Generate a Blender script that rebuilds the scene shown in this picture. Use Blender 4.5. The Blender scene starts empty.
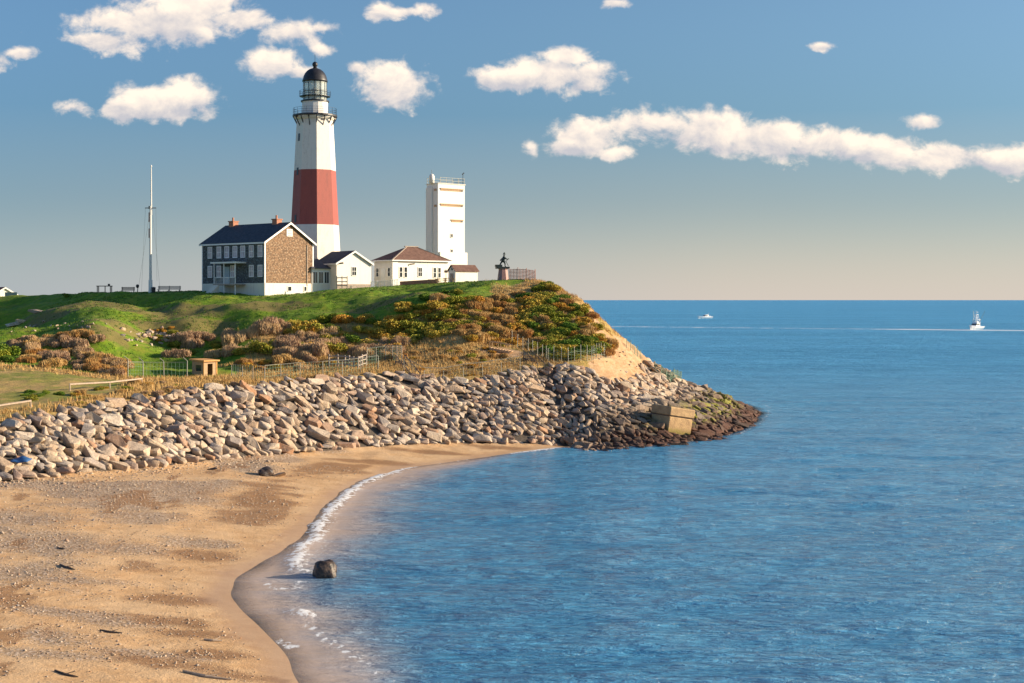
import bpy, bmesh, math, random
import numpy as np
from mathutils import Vector, Matrix, Euler
R = math.radians
random.seed(7); RNG = np.random.default_rng(11)
SC = bpy.context.scene; COL = SC.collection

# ------------------------------------------------------------------ camera
CAMZ = 17.0; F = 1412.0; HOR = 300.0
cam_d = bpy.data.cameras.new('camera'); cam = bpy.data.objects.new('camera', cam_d); COL.objects.link(cam)
cam.location = (0, 0, CAMZ); cam.rotation_euler = (R(90), 0, 0)
cam_d.sensor_width = 36; cam_d.lens = F/1024*36
cam_d.shift_y = -(341.5-HOR)/1024
cam_d.clip_start = .5; cam_d.clip_end = 300000
SC.camera = cam
# ------------------------------------------------------------------ light
SUN_AZ = 95.0      # degrees to the right of 'straight behind the viewer'
SUN_EL = 16.5
sa, se = R(SUN_AZ), R(SUN_EL)
SUNV = Vector((math.sin(sa)*math.cos(se), -math.cos(sa)*math.cos(se), math.sin(se)))
sd = bpy.data.lights.new('sun', 'SUN'); sun = bpy.data.objects.new('sun', sd); COL.objects.link(sun)
sd.energy = 5.0; sd.angle = R(.5); sd.color = (1, .80, .56)
sun.rotation_euler = SUNV.to_track_quat('Z', 'Y').to_euler(); sun.location = (60, -20, 60)
SC.view_settings.view_transform = 'Standard'; SC.view_settings.look = 'None'
SC.view_settings.exposure = 0.84; SC.view_settings.gamma = 1
SKY_STR = 0.073

class NT:
    """small helper for node trees"""
    def __init__(s, tree): s.t = tree; s.n = tree.nodes; s.l = tree.links
    def put(s, sock, v):
        if isinstance(v, bpy.types.NodeSocket): s.l.new(v, sock)
        elif v is not None:
            if hasattr(sock, 'default_value') and isinstance(v, (tuple, list)) and len(v) == 3 and sock.type == 'RGBA': v = (*v, 1)
            sock.default_value = v
    def m(s, op, a, b=None, c=None, clamp=False):
        n = s.n.new('ShaderNodeMath'); n.operation = op; n.use_clamp = clamp
        s.put(n.inputs[0], a)
        if b is not None: s.put(n.inputs[1], b)
        if c is not None: s.put(n.inputs[2], c)
        return n.outputs[0]
    def add(s, a, b): return s.m('ADD', a, b)
    def sub(s, a, b): return s.m('SUBTRACT', a, b)
    def mul(s, a, b): return s.m('MULTIPLY', a, b)
    def mx(s, a, b): return s.m('MAXIMUM', a, b)
    def ramp(s, v, lo, hi, a=0.0, b=1.0, smooth=True):
        n = s.n.new('ShaderNodeMapRange'); n.interpolation_type = 'SMOOTHSTEP' if smooth else 'LINEAR'; n.clamp = True
        for i, q in enumerate((v, lo, hi, a, b)): s.put(n.inputs[i], q)
        return n.outputs[0]
    def mix(s, f, a, b, mode='MIX'):
        n = s.n.new('ShaderNodeMix'); n.data_type = 'RGBA'; n.blend_type = mode; n.clamp_factor = True
        s.put(n.inputs[0], f); s.put(n.inputs[6], a); s.put(n.inputs[7], b); return n.outputs[2]
    def noise(s, vec, scale, detail=4, rough=.55, dist=0, out=0):
        n = s.n.new('ShaderNodeTexNoise'); s.put(n.inputs['Vector'], vec)
        n.inputs['Scale'].default_value = scale; n.inputs['Detail'].default_value = detail
        n.inputs['Roughness'].default_value = rough; n.inputs['Distortion'].default_value = dist
        return n.outputs[out]
    def voro(s, vec, scale, feat='F1', out=0):
        n = s.n.new('ShaderNodeTexVoronoi'); n.feature = feat; s.put(n.inputs['Vector'], vec); n.inputs['Scale'].default_value = scale
        return n.outputs[out]
    def xyz(s, x, y, z):
        n = s.n.new('ShaderNodeCombineXYZ'); s.put(n.inputs[0], x); s.put(n.inputs[1], y); s.put(n.inputs[2], z); return n.outputs[0]
    def sep(s, v):
        n = s.n.new('ShaderNodeSeparateXYZ'); s.put(n.inputs[0], v); return n.outputs
    def sepc(s, v):
        n = s.n.new('ShaderNodeSeparateColor'); s.put(n.inputs[0], v); return n.outputs
    def scale(s, v, sc):
        n = s.n.new('ShaderNodeMapping'); s.put(n.inputs[0], v); n.inputs['Scale'].default_value = sc; return n.outputs[0]
    def rot(s, v, ang, sc=(1, 1, 1)):
        n = s.n.new('ShaderNodeMapping'); s.put(n.inputs[0], v); n.inputs['Rotation'].default_value = (0, 0, ang); n.inputs['Scale'].default_value = sc; return n.outputs[0]
    def attr(s, name, out='Color'):
        n = s.n.new('ShaderNodeAttribute'); n.attribute_name = name; return n.outputs[out]
    def bump(s, h, strength=.5, dist=.1, normal=None):
        n = s.n.new('ShaderNodeBump'); s.put(n.inputs['Height'], h); s.put(n.inputs['Strength'], strength)
        n.inputs['Distance'].default_value = dist
        if normal is not None: s.put(n.inputs['Normal'], normal)
        return n.outputs[0]
    def coord(s, out='Object'): return s.n.new('ShaderNodeTexCoord').outputs[out]
    def pos(s): return s.n.new('ShaderNodeNewGeometry').outputs['Position']
    def rnd(s): return s.n.new('ShaderNodeObjectInfo').outputs['Random']

# ------------------------------------------------------------------ sky with clouds (by compass bearing)
W = bpy.data.worlds.new('World'); SC.world = W; W.use_nodes = True
w = NT(W.node_tree); w.n.clear()
sky = w.n.new('ShaderNodeTexSky'); sky.sky_type = 'NISHITA'; sky.sun_disc = False
sky.sun_elevation = se; sky.sun_rotation = math.atan2(SUNV.x, SUNV.y)
sky.altitude = 20; sky.air_density = 1.0; sky.dust_density = 1.0; sky.ozone_density = 2.2
dirv = w.coord('Generated'); dx, dy, dz = w.sep(dirv)[:3]
dys = w.mx(dy, .02)
U = w.m('DIVIDE', dx, dys); V = w.m('DIVIDE', dz, dys)          # slopes: sideways and upward
P2 = w.xyz(U, w.mul(V, 1.25), 0.0)
n1 = w.noise(P2, 24, 8, .60, .25)
OFF = w.n.new('ShaderNodeVectorMath'); OFF.operation = 'ADD'; w.put(OFF.inputs[0], P2); OFF.inputs[1].default_value = (.006, .007, 0)
n2 = w.noise(OFF.outputs[0], 24, 8, .60, .25)
warp = w.noise(P2, 9, 3, .5); n3 = w.noise(P2, 70, 6, .6, .3)
Uw = w.add(U, w.mul(w.sub(warp, .5), .022)); Vw = w.add(V, w.mul(w.sub(n1, .5), .012))
CL = [(150,26,80,26,1),(190,6,58,18,1),(100,40,38,10,.8),(238,20,42,12,.9),(22,52,18,7,.5),
      (292,34,38,16,.85),(272,62,32,17,.85),(322,30,22,9,.6),(300,72,20,9,.6),(320,50,16,8,.5),(165,104,60,19,1),(192,96,28,20,1),(125,108,22,14,.8),
      (75,108,22,11,.6),(392,84,42,24,1),(356,68,13,8,.5),(400,12,30,7,.4),(425,9,15,9,.5),(380,10,15,11,.5),
      (545,74,62,19,1),(505,78,38,14,.9),(562,58,32,12,.9),(585,76,30,16,.9),(610,5,20,8,.5),
      (583,134,36,19,.95),(565,148,26,10,.7),(618,152,22,8,.6),(650,127,52,20,1),(705,132,62,22,1),(765,140,62,20,1),(832,144,66,19,1),(885,150,52,17,1),(945,156,50,14,1),(1010,162,48,16,1),(1090,158,60,20,1),
      (532,148,10,10,.45),(921,122,20,10,.6),(822,45,13,5,.3),(-60,60,60,16,1),(-160,110,70,20,1)]
dens = None; hgt = None
for cx, cy, rx, ry, wt in CL:
    a = w.mul(w.sub(Uw, (cx-512)/F), F/(rx*1.16)); b = w.mul(w.sub(Vw, (HOR-cy)/F), F/(ry*1.22))
    q = w.m('SQRT', w.add(w.mul(a, a), w.mul(b, b)))
    e = w.sub(w.mul(w.sub(1.0, q), .9 if wt > .6 else .7), 0.0 if wt > .7 else .14*(1-wt))
    dens = e if dens is None else w.mx(dens, e)
    hb = w.mul(w.ramp(e, 0, .4), b)
    hgt = hb if hgt is None else w.mx(hgt, hb) if False else w.add(hgt, hb)
dn = w.add(w.mul(w.mx(dens, -1.0), 1.15), w.add(w.mul(w.sub(n1, .5), 1.7), w.mul(w.sub(n3, .5), 1.15)))
alpha = w.ramp(dn, .02, .56)
alpha = w.mul(alpha, w.ramp(dy, .2, .4))
lit = w.add(w.add(.56, w.mul(w.sub(n1, n2), 2.3)), w.mul(hgt, .7))
lit = w.m('ADD', lit, 0, clamp=True)
ccol = w.mix(lit, (4.7, 4.6, 4.9), (9.4, 8.0, 6.6))
# sky tint: a little cleaner blue aloft, dusty cream at the horizon
skyc = w.mix(1.0, sky.outputs[0], (.80, .97, 1.08), 'MULTIPLY')
low = w.ramp(w.m('ABSOLUTE', dz), .0, .13, 1, 0, False)
side = w.ramp(dx, -.45, .15, smooth=False); skyc = w.mix(w.sub(1.0, side), skyc, w.mix(1.0, skyc, (.86, .93, 1.02), 'MULTIPLY')); skyc = w.mix(w.mul(low, .7), skyc, w.mix(side, (3.7, 4.2, 4.75), (6.5, 5.6, 5.0)))
mid = w.mul(w.ramp(dz, .0, .075), w.ramp(dz, .22, .075)); skyc = w.mix(mid, skyc, w.mix(1.0, skyc, (.70, .77, .84), 'MULTIPLY'))
final = w.mix(w.mul(alpha, .96), skyc, ccol)
bg = w.n.new('ShaderNodeBackground'); w.put(bg.inputs[0], final); bg.inputs[1].default_value = SKY_STR
wo = w.n.new('ShaderNodeOutputWorld'); w.l.new(bg.outputs[0], wo.inputs[0])

# ------------------------------------------------------------------ materials
def newmat(name):
    m = bpy.data.materials.new(name); m.use_nodes = True
    t = NT(m.node_tree); b = t.n['Principled BSDF']; return m, t, b
def plain(name, col, rough=.7, var=.15, scale=3.0, metal=0, bump=0.0, spec=.5):
    m, t, b = newmat(name)
    c = t.coord('Object')
    n = t.noise(c, scale, 5, .6); n2_ = t.noise(c, scale*7, 3, .6)
    f = t.add(t.mul(n, .65), t.mul(n2_, .35))
    col = tuple(col)
    k = t.mix(t.ramp(f, .3, .7), tuple(x*(1-var) for x in col), tuple(min(1, x*(1+var)) for x in col))
    t.put(b.inputs['Base Color'], k); b.inputs['Roughness'].default_value = rough; b.inputs['Metallic'].default_value = metal
    b.inputs['Specular IOR Level'].default_value = spec
    if bump: t.put(b.inputs['Normal'], t.bump(f, bump, .05))
    return m
M = {}
def weathered_white(name, base=(.78, .76, .72), grime=(.50, .43, .36), amt=.35):
    m, t, b = newmat(name); p = t.coord('Object')
    st = t.noise(t.scale(p, (1.4, 1.4, .22)), 1.3, 6, .65); fine = t.noise(p, 9, 4, .6)
    f = t.mul(t.ramp(t.add(t.mul(st, .7), t.mul(fine, .3)), .48, .72), amt)
    t.put(b.inputs['Base Color'], t.mix(f, base, grime)); b.inputs['Roughness'].default_value = .65
    t.put(b.inputs['Normal'], t.bump(fine, .25, .03)); return m
M['white'] = weathered_white('white_painted_wall')
M['trim'] = plain('white_trim', (.84, .83, .80), .55, .05)
M['blind'] = plain('window_blind', (.50, .42, .45), .4, .35, 1.5)
M['bright'] = plain('gloss_white_trim', (.90, .89, .88), .4, .03)
M['cream'] = weathered_white('cream_siding', (.84, .79, .72), (.56, .47, .37), .4)
def shingles(name='weathered_shingles', k=(1, 1, 1)):
    m, t, b = newmat(name); p = t.coord('Object')
    x, y, z = t.sep(p)[:3]; u = t.add(x, t.mul(y, 1.0))
    br = t.n.new('ShaderNodeTexBrick'); t.put(br.inputs['Vector'], t.xyz(u, z, 0.0)); br.inputs['Scale'].default_value = 1.0
    br.inputs['Brick Width'].default_value = .28; br.inputs['Row Height'].default_value = .24; br.inputs['Mortar Size'].default_value = .018
    br.inputs['Color1'].default_value = (.35, .205, .11, 1); br.inputs['Color2'].default_value = (.15, .088, .05, 1); br.inputs['Mortar'].default_value = (.05, .035, .028, 1)
    n = t.noise(t.xyz(u, z, 0.0), 3.2, 5, .7)
    c = t.mix(t.ramp(n, .50, .70), br.outputs[0], (.50, .38, .26)); c = t.mix(t.ramp(n, .47, .30), c, (.10, .065, .045))
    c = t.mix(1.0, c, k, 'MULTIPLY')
    t.put(b.inputs['Base Color'], c); b.inputs['Roughness'].default_value = .85
    t.put(b.inputs['Normal'], t.bump(br.outputs[1], -.5, .04)); return m
M['shingle'] = shingles(); M['shingle_shade_tint'] = shingles('shade_tinted_shingles', (.42, .74, 1.35))  # second copy of the shingles has the front's blue shade put into its colour
def roofm(name, c1, c2):
    m, t, b = newmat(name); p = t.coord('Object'); x, y, z = t.sep(p)[:3]
    wv = t.m('FRACT', t.mul(z, 5.5)); n = t.noise(p, 2.0, 5, .65); n3 = t.noise(p, 14, 3, .6)
    c = t.mix(t.ramp(t.add(t.mul(n, .6), t.mul(n3, .4)), .36, .64), c1, c2)
    c = t.mix(t.ramp(wv, .0, .16, .45, 0), c, (.01, .01, .012))
    t.put(b.inputs['Base Color'], c); b.inputs['Roughness'].default_value = .8; t.put(b.inputs['Normal'], t.bump(wv, .3, .03)); return m
M['roof_dark'] = roofm('dark_asphalt_roof', (.030, .036, .05), (.075, .085, .11))
M['roof_brown'] = roofm('brown_asphalt_roof', (.11, .055, .042), (.21, .115, .085))
M['roof_red'] = roofm('red_roof', (.22, .04, .03), (.3, .07, .05))
def brickm(name, a, b_):
    m, t, b = newmat(name); p = t.coord('Object'); x, y, z = t.sep(p)[:3]
    br = t.n.new('ShaderNodeTexBrick'); t.put(br.inputs['Vector'], t.xyz(t.add(x, y), z, 0.0)); br.inputs['Scale'].default_value = 1
    br.inputs['Brick Width'].default_value = .22; br.inputs['Row Height'].default_value = .08; br.inputs['Mortar Size'].default_value = .01
    br.inputs['Color1'].default_value = (*a, 1); br.inputs['Color2'].default_value = (*b_, 1); br.inputs['Mortar'].default_value = (.3, .27, .24, 1)
    t.put(b.inputs['Base Color'], t.mix(t.ramp(t.noise(p, 5, 4), .4, .7, 0, .4), br.outputs[0], (.2, .1, .07))); b.inputs['Roughness'].default_value = .8
    return m
M['chimney'] = brickm('orange_chimney_brick', (.62, .21, .085), (.42, .13, .06))
M['glass'] = None
m_, t_, b_ = newmat('window_glass'); b_.inputs['Base Color'].default_value = (.03, .04, .05, 1); b_.inputs['Roughness'].default_value = .08; b_.inputs['IOR'].default_value = 1.5
M['glass'] = m_
M['black'] = plain('black_painted_iron', (.022, .022, .028), .45, .3)
M['steel'] = plain('galvanised_steel', (.22, .225, .20), .5, .15, metal=.3)
M['fencewire'] = plain('green_coated_wire', (.16, .27, .19), .6, .2)
M['wood_grey'] = plain('greyed_wood', (.36, .30, .25), .85, .3, 4)
M['wood_dark'] = plain('dark_bench_wood', (.085, .065, .055), .8, .3, 4)
M['wood_tan'] = plain('tan_wood', (.46, .30, .17), .8, .2, 4)
M['wood_orange'] = plain('orange_cedar', (.60, .31, .10), .75, .25, 4)
M['bronze'] = plain('dark_bronze', (.045, .06, .055), .5, .4, 4, metal=.5)
M['granite'] = plain('pink_granite', (.36, .20, .18), .6, .25, 6)
M['snowfence'] = plain('red_picket_fence', (.42, .20, .15), .8, .3, 6)
M['conc_white'] = weathered_white('whitewashed_foundation', (.74, .70, .62), (.48, .42, .36), .45)
M['tar'] = plain('blue_tarp', (.03, .10, .26), .55, .3, 5)
M['boatwhite'] = plain('boat_white', (.82, .82, .82), .3, .04)
M['signblue'] = plain('weathered_sign_panel', (.2, .26, .28), .6, .2)
M['driftwood'] = plain('driftwood', (.42, .33, .25), .85, .3, 5)

def tower_paint():
    m, t, b = newmat('banded_tower_paint'); p = t.coord('Object'); x, y, z = t.sep(p)[:3]
    st = t.noise(t.scale(p, (1.2, 1.2, .3)), 1.5, 6, .7); fine = t.noise(p, 7, 5, .65)
    f = t.ramp(t.add(t.mul(st, .6), t.mul(fine, .4)), .48, .68)
    wht = t.mix(t.mul(f, .5), (.80, .75, .67), (.50, .42, .35))
    red = t.mix(f, (.36, .080, .060), (.25, .06, .05))
    band = t.mul(t.m('GREATER_THAN', z, BAND0), t.m('LESS_THAN', z, BAND1))
    t.put(b.inputs['Base Color'], t.mix(band, wht, red)); b.inputs['Roughness'].default_value = .6
    bx = t.n.new('ShaderNodeTexBrick'); t.put(bx.inputs['Vector'], t.xyz(t.add(x, y), z, 0.0)); bx.inputs['Scale'].default_value = 1
    bx.inputs['Brick Width'].default_value = .9; bx.inputs['Row Height'].default_value = .42; bx.inputs['Mortar Size'].default_value = .02
    t.put(b.inputs['Normal'], t.bump(t.add(t.mul(fine, .5), t.mul(bx.outputs[1], -.5)), .35, .05)); return m

def leafm(name, c1, c2, c3):
    m, t, b = newmat(name); r = t.rnd(); f = t.attr('shade', 'Fac'); p = t.pos()
    n = t.noise(p, .9, 3, .6)
    c = t.mix(f, c1, c2); c = t.mix(t.ramp(t.add(t.mul(n, .7), t.mul(r, .3)), .40, .66), c, c3)
    t.put(b.inputs['Base Color'], c); b.inputs['Roughness'].default_value = .75; b.inputs['Specular IOR Level'].default_value = .2
    return m
M['leaf_green'] = leafm('green_leaves', (.06, .14, .015), (.17, .28, .03), (.28, .29, .03))
M['leaf_olive'] = leafm('olive_leaves', (.17, .20, .02), (.38, .36, .05), (.50, .36, .06))
M['leaf_rust'] = leafm('rust_leaves', (.38, .18, .03), (.68, .38, .06), (.50, .40, .07))
M['leaf_mauve'] = leafm('bare_mauve_twigs', (.30, .19, .12), (.56, .38, .24), (.60, .42, .22))
M['leaf_straw'] = leafm('dry_straw', (.40, .24, .075), (.66, .46, .20), (.42, .21, .065))
M['twig'] = plain('twig', (.10, .07, .05), .9)

# ------------------------------------------------------------------ object helpers
def link(o, parent=None):
    COL.objects.link(o)
    if parent is not None: o.parent = parent
    return o
def tag(o, label=None, cat=None, group=None, kind=None):
    if label: o['label'] = label
    if cat: o['category'] = cat
    if group: o['group'] = group
    if kind: o['kind'] = kind
    return o
def thing(name, label, cat, loc=(0, 0, 0), rz=0.0, group=None):
    o = bpy.data.objects.new(name, None); o.empty_display_size = .3; link(o)
    o.location = loc; o.rotation_euler = (0, 0, rz); return tag(o, label, cat, group)
class MB:
    def __init__(s): s.v = []; s.f = []
    def quad_box(s, pts):      # 8 points: bottom 4 ccw, top 4 ccw
        i = len(s.v); s.v += [tuple(p) for p in pts]
        s.f += [(i+3, i+2, i+1, i), (i+4, i+5, i+6, i+7), (i, i+1, i+5, i+4), (i+1, i+2, i+6, i+5), (i+2, i+3, i+7, i+6), (i+3, i, i+4, i+7)]
        return s
    def box(s, x0, x1, y0, y1, z0, z1):
        x0, x1 = sorted((x0, x1)); y0, y1 = sorted((y0, y1)); z0, z1 = sorted((z0, z1))
        return s.quad_box([(x0,y0,z0),(x1,y0,z0),(x1,y1,z0),(x0,y1,z0),(x0,y0,z1),(x1,y0,z1),(x1,y1,z1),(x0,y1,z1)])
    def tube(s, p, q, r0, r1=None, n=8):
        r1 = r0 if r1 is None else r1; p = Vector(p); q = Vector(q); d = (q-p).normalized()
        a = d.orthogonal().normalized(); b = d.cross(a); i = len(s.v)
        for c, r in ((p, r0), (q, r1)):
            for k in range(n):
                t = 2*math.pi*k/n; s.v.append(tuple(c + a*(r*math.cos(t)) + b*(r*math.sin(t))))
        for k in range(n): s.f.append((i+k, i+(k+1) % n, i+n+(k+1) % n, i+n+k))
        s.f.append(tuple(i+k for k in reversed(range(n)))); s.f.append(tuple(i+n+k for k in range(n))); return s
    def bar(s, p, q, w, h):    # rectangular bar, h along world up
        p = Vector(p); q = Vector(q); d = (q-p).normalized(); side = d.cross(Vector((0, 0, 1)))
        if side.length < .01: side = Vector((1, 0, 0))
        side.normalize(); up = side.cross(d).normalized(); a = side*w/2; b = up*h/2
        return s.quad_box([p-a-b, p+a-b, q+a-b, q-a-b, p-a+b, p+a+b, q+a+b, q-a+b])
    def lathe(s, prof, n=24, cx=0, cy=0, rot=0.0):
        i = len(s.v)
        for r, z in prof:
            for k in range(n):
                t = rot + 2*math.pi*k/n; s.v.append((cx+r*math.cos(t), cy+r*math.sin(t), z))
        for j in range(len(prof)-1):
            for k in range(n):
                a = i+j*n+k; b = i+j*n+(k+1) % n; s.f.append((a, b, b+n, a+n))
        s.f.append(tuple(i+k for k in reversed(range(n)))); s.f.append(tuple(i+(len(prof)-1)*n+k for k in range(n))); return s
    def poly(s, pts, th):      # polygon pts (3-D, planar) thickened along th vector
        i = len(s.v); n = len(pts); th = Vector(th)
        s.v += [tuple(p) for p in pts] + [tuple(Vector(p)+th) for p in pts]
        s.f.append(tuple(range(i+n-1, i-1, -1))); s.f.append(tuple(range(i+n, i+2*n)))
        for k in range(n): s.f.append((i+k, i+(k+1) % n, i+n+(k+1) % n, i+n+k))
        return s
    def build(s, name, mat, parent=None, smooth=False, bevel=0):
        me = bpy.data.meshes.new(name); me.from_pydata(s.v, [], s.f); me.materials.append(mat); me.update()
        bm = bmesh.new(); bm.from_mesh(me); bmesh.ops.recalc_face_normals(bm, faces=bm.faces)
        if bevel: bmesh.ops.bevel(bm, geom=list(bm.edges), offset=bevel, segments=1, affect='EDGES')
        bm.to_mesh(me); bm.free()
        if smooth: me.polygons.foreach_set('use_smooth', [True]*len(me.polygons))
        return link(bpy.data.objects.new(name, me), parent)
def mesh_np(name, verts, faces, mat, smooth=False):
    me = bpy.data.meshes.new(name); nv, nf, k = len(verts), len(faces), faces.shape[1]
    me.vertices.add(nv); me.vertices.foreach_set('co', np.asarray(verts, np.float32).ravel())
    me.loops.add(nf*k); me.loops.foreach_set('vertex_index', faces.astype(np.int32).ravel())
    me.polygons.add(nf); me.polygons.foreach_set('loop_start', np.arange(0, nf*k, k, dtype=np.int32))
    me.update(calc_edges=True); me.materials.append(mat)
    if smooth: me.polygons.foreach_set('use_smooth', np.ones(nf, bool))
    return me
def vattr(me, name, arr):
    a = me.attributes.new(name, 'FLOAT', 'POINT'); a.data.foreach_set('value', np.asarray(arr, np.float32).ravel())
def vcol(me, name, arr4):
    a = me.attributes.new(name, 'FLOAT_COLOR', 'POINT'); a.data.foreach_set('color', np.asarray(arr4, np.float32).ravel())

# ------------------------------------------------------------------ numpy noise
def vn(x, y, seed=0):
    xi = np.floor(x).astype(np.int64); yi = np.floor(y).astype(np.int64); xf = x-xi; yf = y-yi
    def h(a, b):
        n = (a*374761393 + b*668265263 + seed*982451653) & 0x7fffffff
        n = ((n ^ (n >> 13))*1274126177) & 0x7fffffff
        return ((n ^ (n >> 16)) & 0xffff)/65535.0
    u = xf*xf*(3-2*xf); v = yf*yf*(3-2*yf)
    return (h(xi, yi)*(1-u)+h(xi+1, yi)*u)*(1-v) + (h(xi, yi+1)*(1-u)+h(xi+1, yi+1)*u)*v
def fbm(x, y, oct=4, seed=0):
    s = 0; a = 1; tot = 0
    for k in range(oct): s = s + a*vn(x*2**k, y*2**k, seed+k*17); tot += a; a *= .5
    return s/tot
def sst(x, a, b):
    t = np.clip((x-a)/(b-a), 0, 1); return t*t*(3-2*t)

# ------------------------------------------------------------------ shape of the land
def Yz(py, z): return (CAMZ-z)*F/(py-HOR)
def pxw(px, py, z=0.0):
    y = Yz(py, z); return ((px-512)/F*y, y)
SHORE = [(-4,30),(-7,50),(-8.8,60),(-10.6,66.7),(-13.4,74),(-15.9,80),(-17.0,86),(-16.3,92),(-15.0,98),(-14.7,104),(-15.2,112),(-15.0,119),(-14.6,125),(-14.0,131.2),(-11.4,142.3),(-6.5,148),(-1.3,155),(5.6,164),
         (10,160.5),(20,168),(28,179),(34,196),(37.6,212),(38.6,225),(36,242),(31,268),(24,300),(5,345),(-30,400),(-100,460),(-500,640)]
LAND = np.array(SHORE + [(-1200,900),(-1200,-300),(0,-300),(0,0)], float)
def seg_dist(X, Y, P, closed=False):
    d = np.full(X.shape, 1e9); n = len(P)
    for i in range(n if closed else n-1):
        ax, ay = P[i]; bx, by = P[(i+1) % n]; vx, vy = bx-ax, by-ay
        t = np.clip(((X-ax)*vx+(Y-ay)*vy)/(vx*vx+vy*vy+1e-9), 0, 1)
        d = np.minimum(d, np.hypot(X-ax-t*vx, Y-ay-t*vy))
    return d
def inside(X, Y, P):
    c = np.zeros(X.shape, bool); n = len(P)
    for i in range(n):
        ax, ay = P[i]; bx, by = P[(i+1) % n]
        if ay == by: continue
        c ^= ((ay > Y) != (by > Y)) & (X < (bx-ax)*(Y-ay)/(by-ay)+ax)
    return c
def sdist(X, Y):
    wob = (fbm(X*.22, Y*.22, 3, 5)-.5)*1.2
    d = seg_dist(X, Y, np.array(SHORE, float)); s = np.where(inside(X, Y, LAND), 1, -1)
    return s*d + wob*np.exp(-np.abs(d)/6)
# columns: image px of the bearing -> (toe Y, Z), (rock top), (terrace back), (mid slope), (crest)
COLS = {
 -700:[(100,2.2),(110,5.8),(170,9.0),(215,13.0),(262,16.6)],
 0:  [(117,2.2),(126.5,5.9),(176,9.2),(218,10.8),(262,17.15)],
 50: [(121,2.1),(131.5,6.4),(174,8.8),(210,11.4),(250,17.5)],
 100:[(125.6,2.05),(137,6.8),(172,8.0),(203,13.2),(240,17.95)],
 150:[(130,2.0),(142.5,7.3),(174,7.4),(206,9.8),(235,18.2)],
 200:[(135,1.9),(148.5,7.8),(176,7.3),(206,9.6),(230,18.4)],
 265:[(142,1.7),(155,7.8),(182,7.6),(205,13.8),(226,17.6)],
 300:[(146,1.5),(159.8,7.8),(184,8.0),(206,13.9),(227,17.9)],
 345:[(151,1.3),(165,8.0),(185,8.2),(205,13.3),(230,18.6)],
 400:[(156,1.2),(171.7,8.35),(186,9.1),(203,13.6),(231,19.3)],
 460:[(161,.9),(173.6,6.7),(183,9.6),(203,14.4),(228,19.8)],
 520:[(163.4,.7),(179.6,8.1),(192,10.3),(211,15.6),(228,20.2)],
 560:[(165,.3),(184,8.5),(194,10.8),(212,15.6),(228,19.95)],
 600:[(163,-.4),(183.3,8.95),(197,11.6),(212,15.6),(227,19.9)],
 660:[(170,-.6),(187,8.2),(199,11.6),(213,15.6),(227,19.8)],
 900:[(190,-.6),(200,8.0),(210,11.6),(220,15.6),(235,19.8)]}
cpx = np.array(sorted(COLS)); cY = np.array([[a for a, b in COLS[k]] for k in cpx], float); cZ = np.array([[b for a, b in COLS[k]] for k in cpx], float)
def smooth_cols():
    fine = np.arange(-700, 901, 5.0); k = np.exp(-.5*(np.arange(-8, 9)/3.5)**2); k /= k.sum(); oy = []; oz = []
    for j in range(cY.shape[1]):
        for src, dst in ((cY, oy), (cZ, oz)):
            a = np.interp(fine, cpx, src[:, j]); dst.append(np.convolve(np.pad(a, 8, 'edge'), k, 'valid'))
    return fine, oy, oz
FPX, FY, FZ = smooth_cols()
def colv(px): return [np.interp(px, FPX, a) for a in FY], [np.interp(px, FPX, a) for a in FZ]
def beach_h(d):
    return np.interp(d, [-200,-60,-20,-6,0,3,10,20,34,60], [-12,-6,-2.2,-.55,0,.30,.95,1.55,2.15,2.8])
def land_h(X, Y, d):
    px = 512+F*X/np.maximum(Y, 20); ys, zs = colv(px)
    zb = beach_h(d); zt = np.where(px < 585, zb, np.minimum(zb, zs[0]))
    def seg(f, y0, y1, z0, z1): return z0+(z1-z0)*f(np.clip((Y-y0)/(y1-y0), 0, 1))
    ben = lambda f: np.interp(f, [0,.44,.54,1], [0,.50,.53,1]); lin = lambda f: f; s2 = lambda f: .5*f+.5*f*f*(3-2*f)
    toeZ = beach_h(np.clip(d, -2, 22)); toeZ = np.where(px > 585, np.minimum(toeZ, -.2), zs[0])
    h = np.where(Y < ys[0], zb, seg(ben, ys[0], ys[1], toeZ, zs[1]))
    h = np.where(Y > ys[1], seg(lin, ys[1], ys[2], zs[1], zs[2]), h)
    h = np.where(Y > ys[2], seg(s2, ys[2], ys[3], zs[2], zs[3]), h)
    h = np.where(Y > ys[3], seg(lambda f: 1-(1-f)**1.6, ys[3], ys[4], zs[3], zs[4]), h)
    back = zs[4] + .25*sst(Y, ys[4], ys[4]+15) - 9*sst(Y, ys[4]+60, ys[4]+190)
    h = np.where(Y > ys[4], back, h)
    cap = np.interp(d, [-200,-40,-3,0,3,8,12.5,16,20,22.5,27.5,33,42,70,400], [-12,-5,-1.2,-.3,.9,2.9,4.6,6.4,9.8,11.9,16.6,20.2,22.5,26,60])
    far = (px > 540) | (Y > 235)
    return np.where(far & (Y > ys[0]), np.minimum(h, cap), h)
def axis(lo, hi, step, outlo, outhi, g=1.16):
    a = list(np.arange(lo, hi+1e-6, step)); s = step; x = hi
    while x < outhi: s *= g; x += s; a.append(x)
    s = step; x = lo; pre = []
    while x > outlo: s *= g; x -= s; pre.append(x)
    return np.array(pre[::-1]+a)
GX = axis(-84, 48, .42, -1100, 140); GY = axis(44, 258, .42, -60, 900)
XX, YY = np.meshgrid(GX, GY, indexing='xy')
DD = sdist(XX, YY); HH = land_h(XX, YY, DD)
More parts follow.
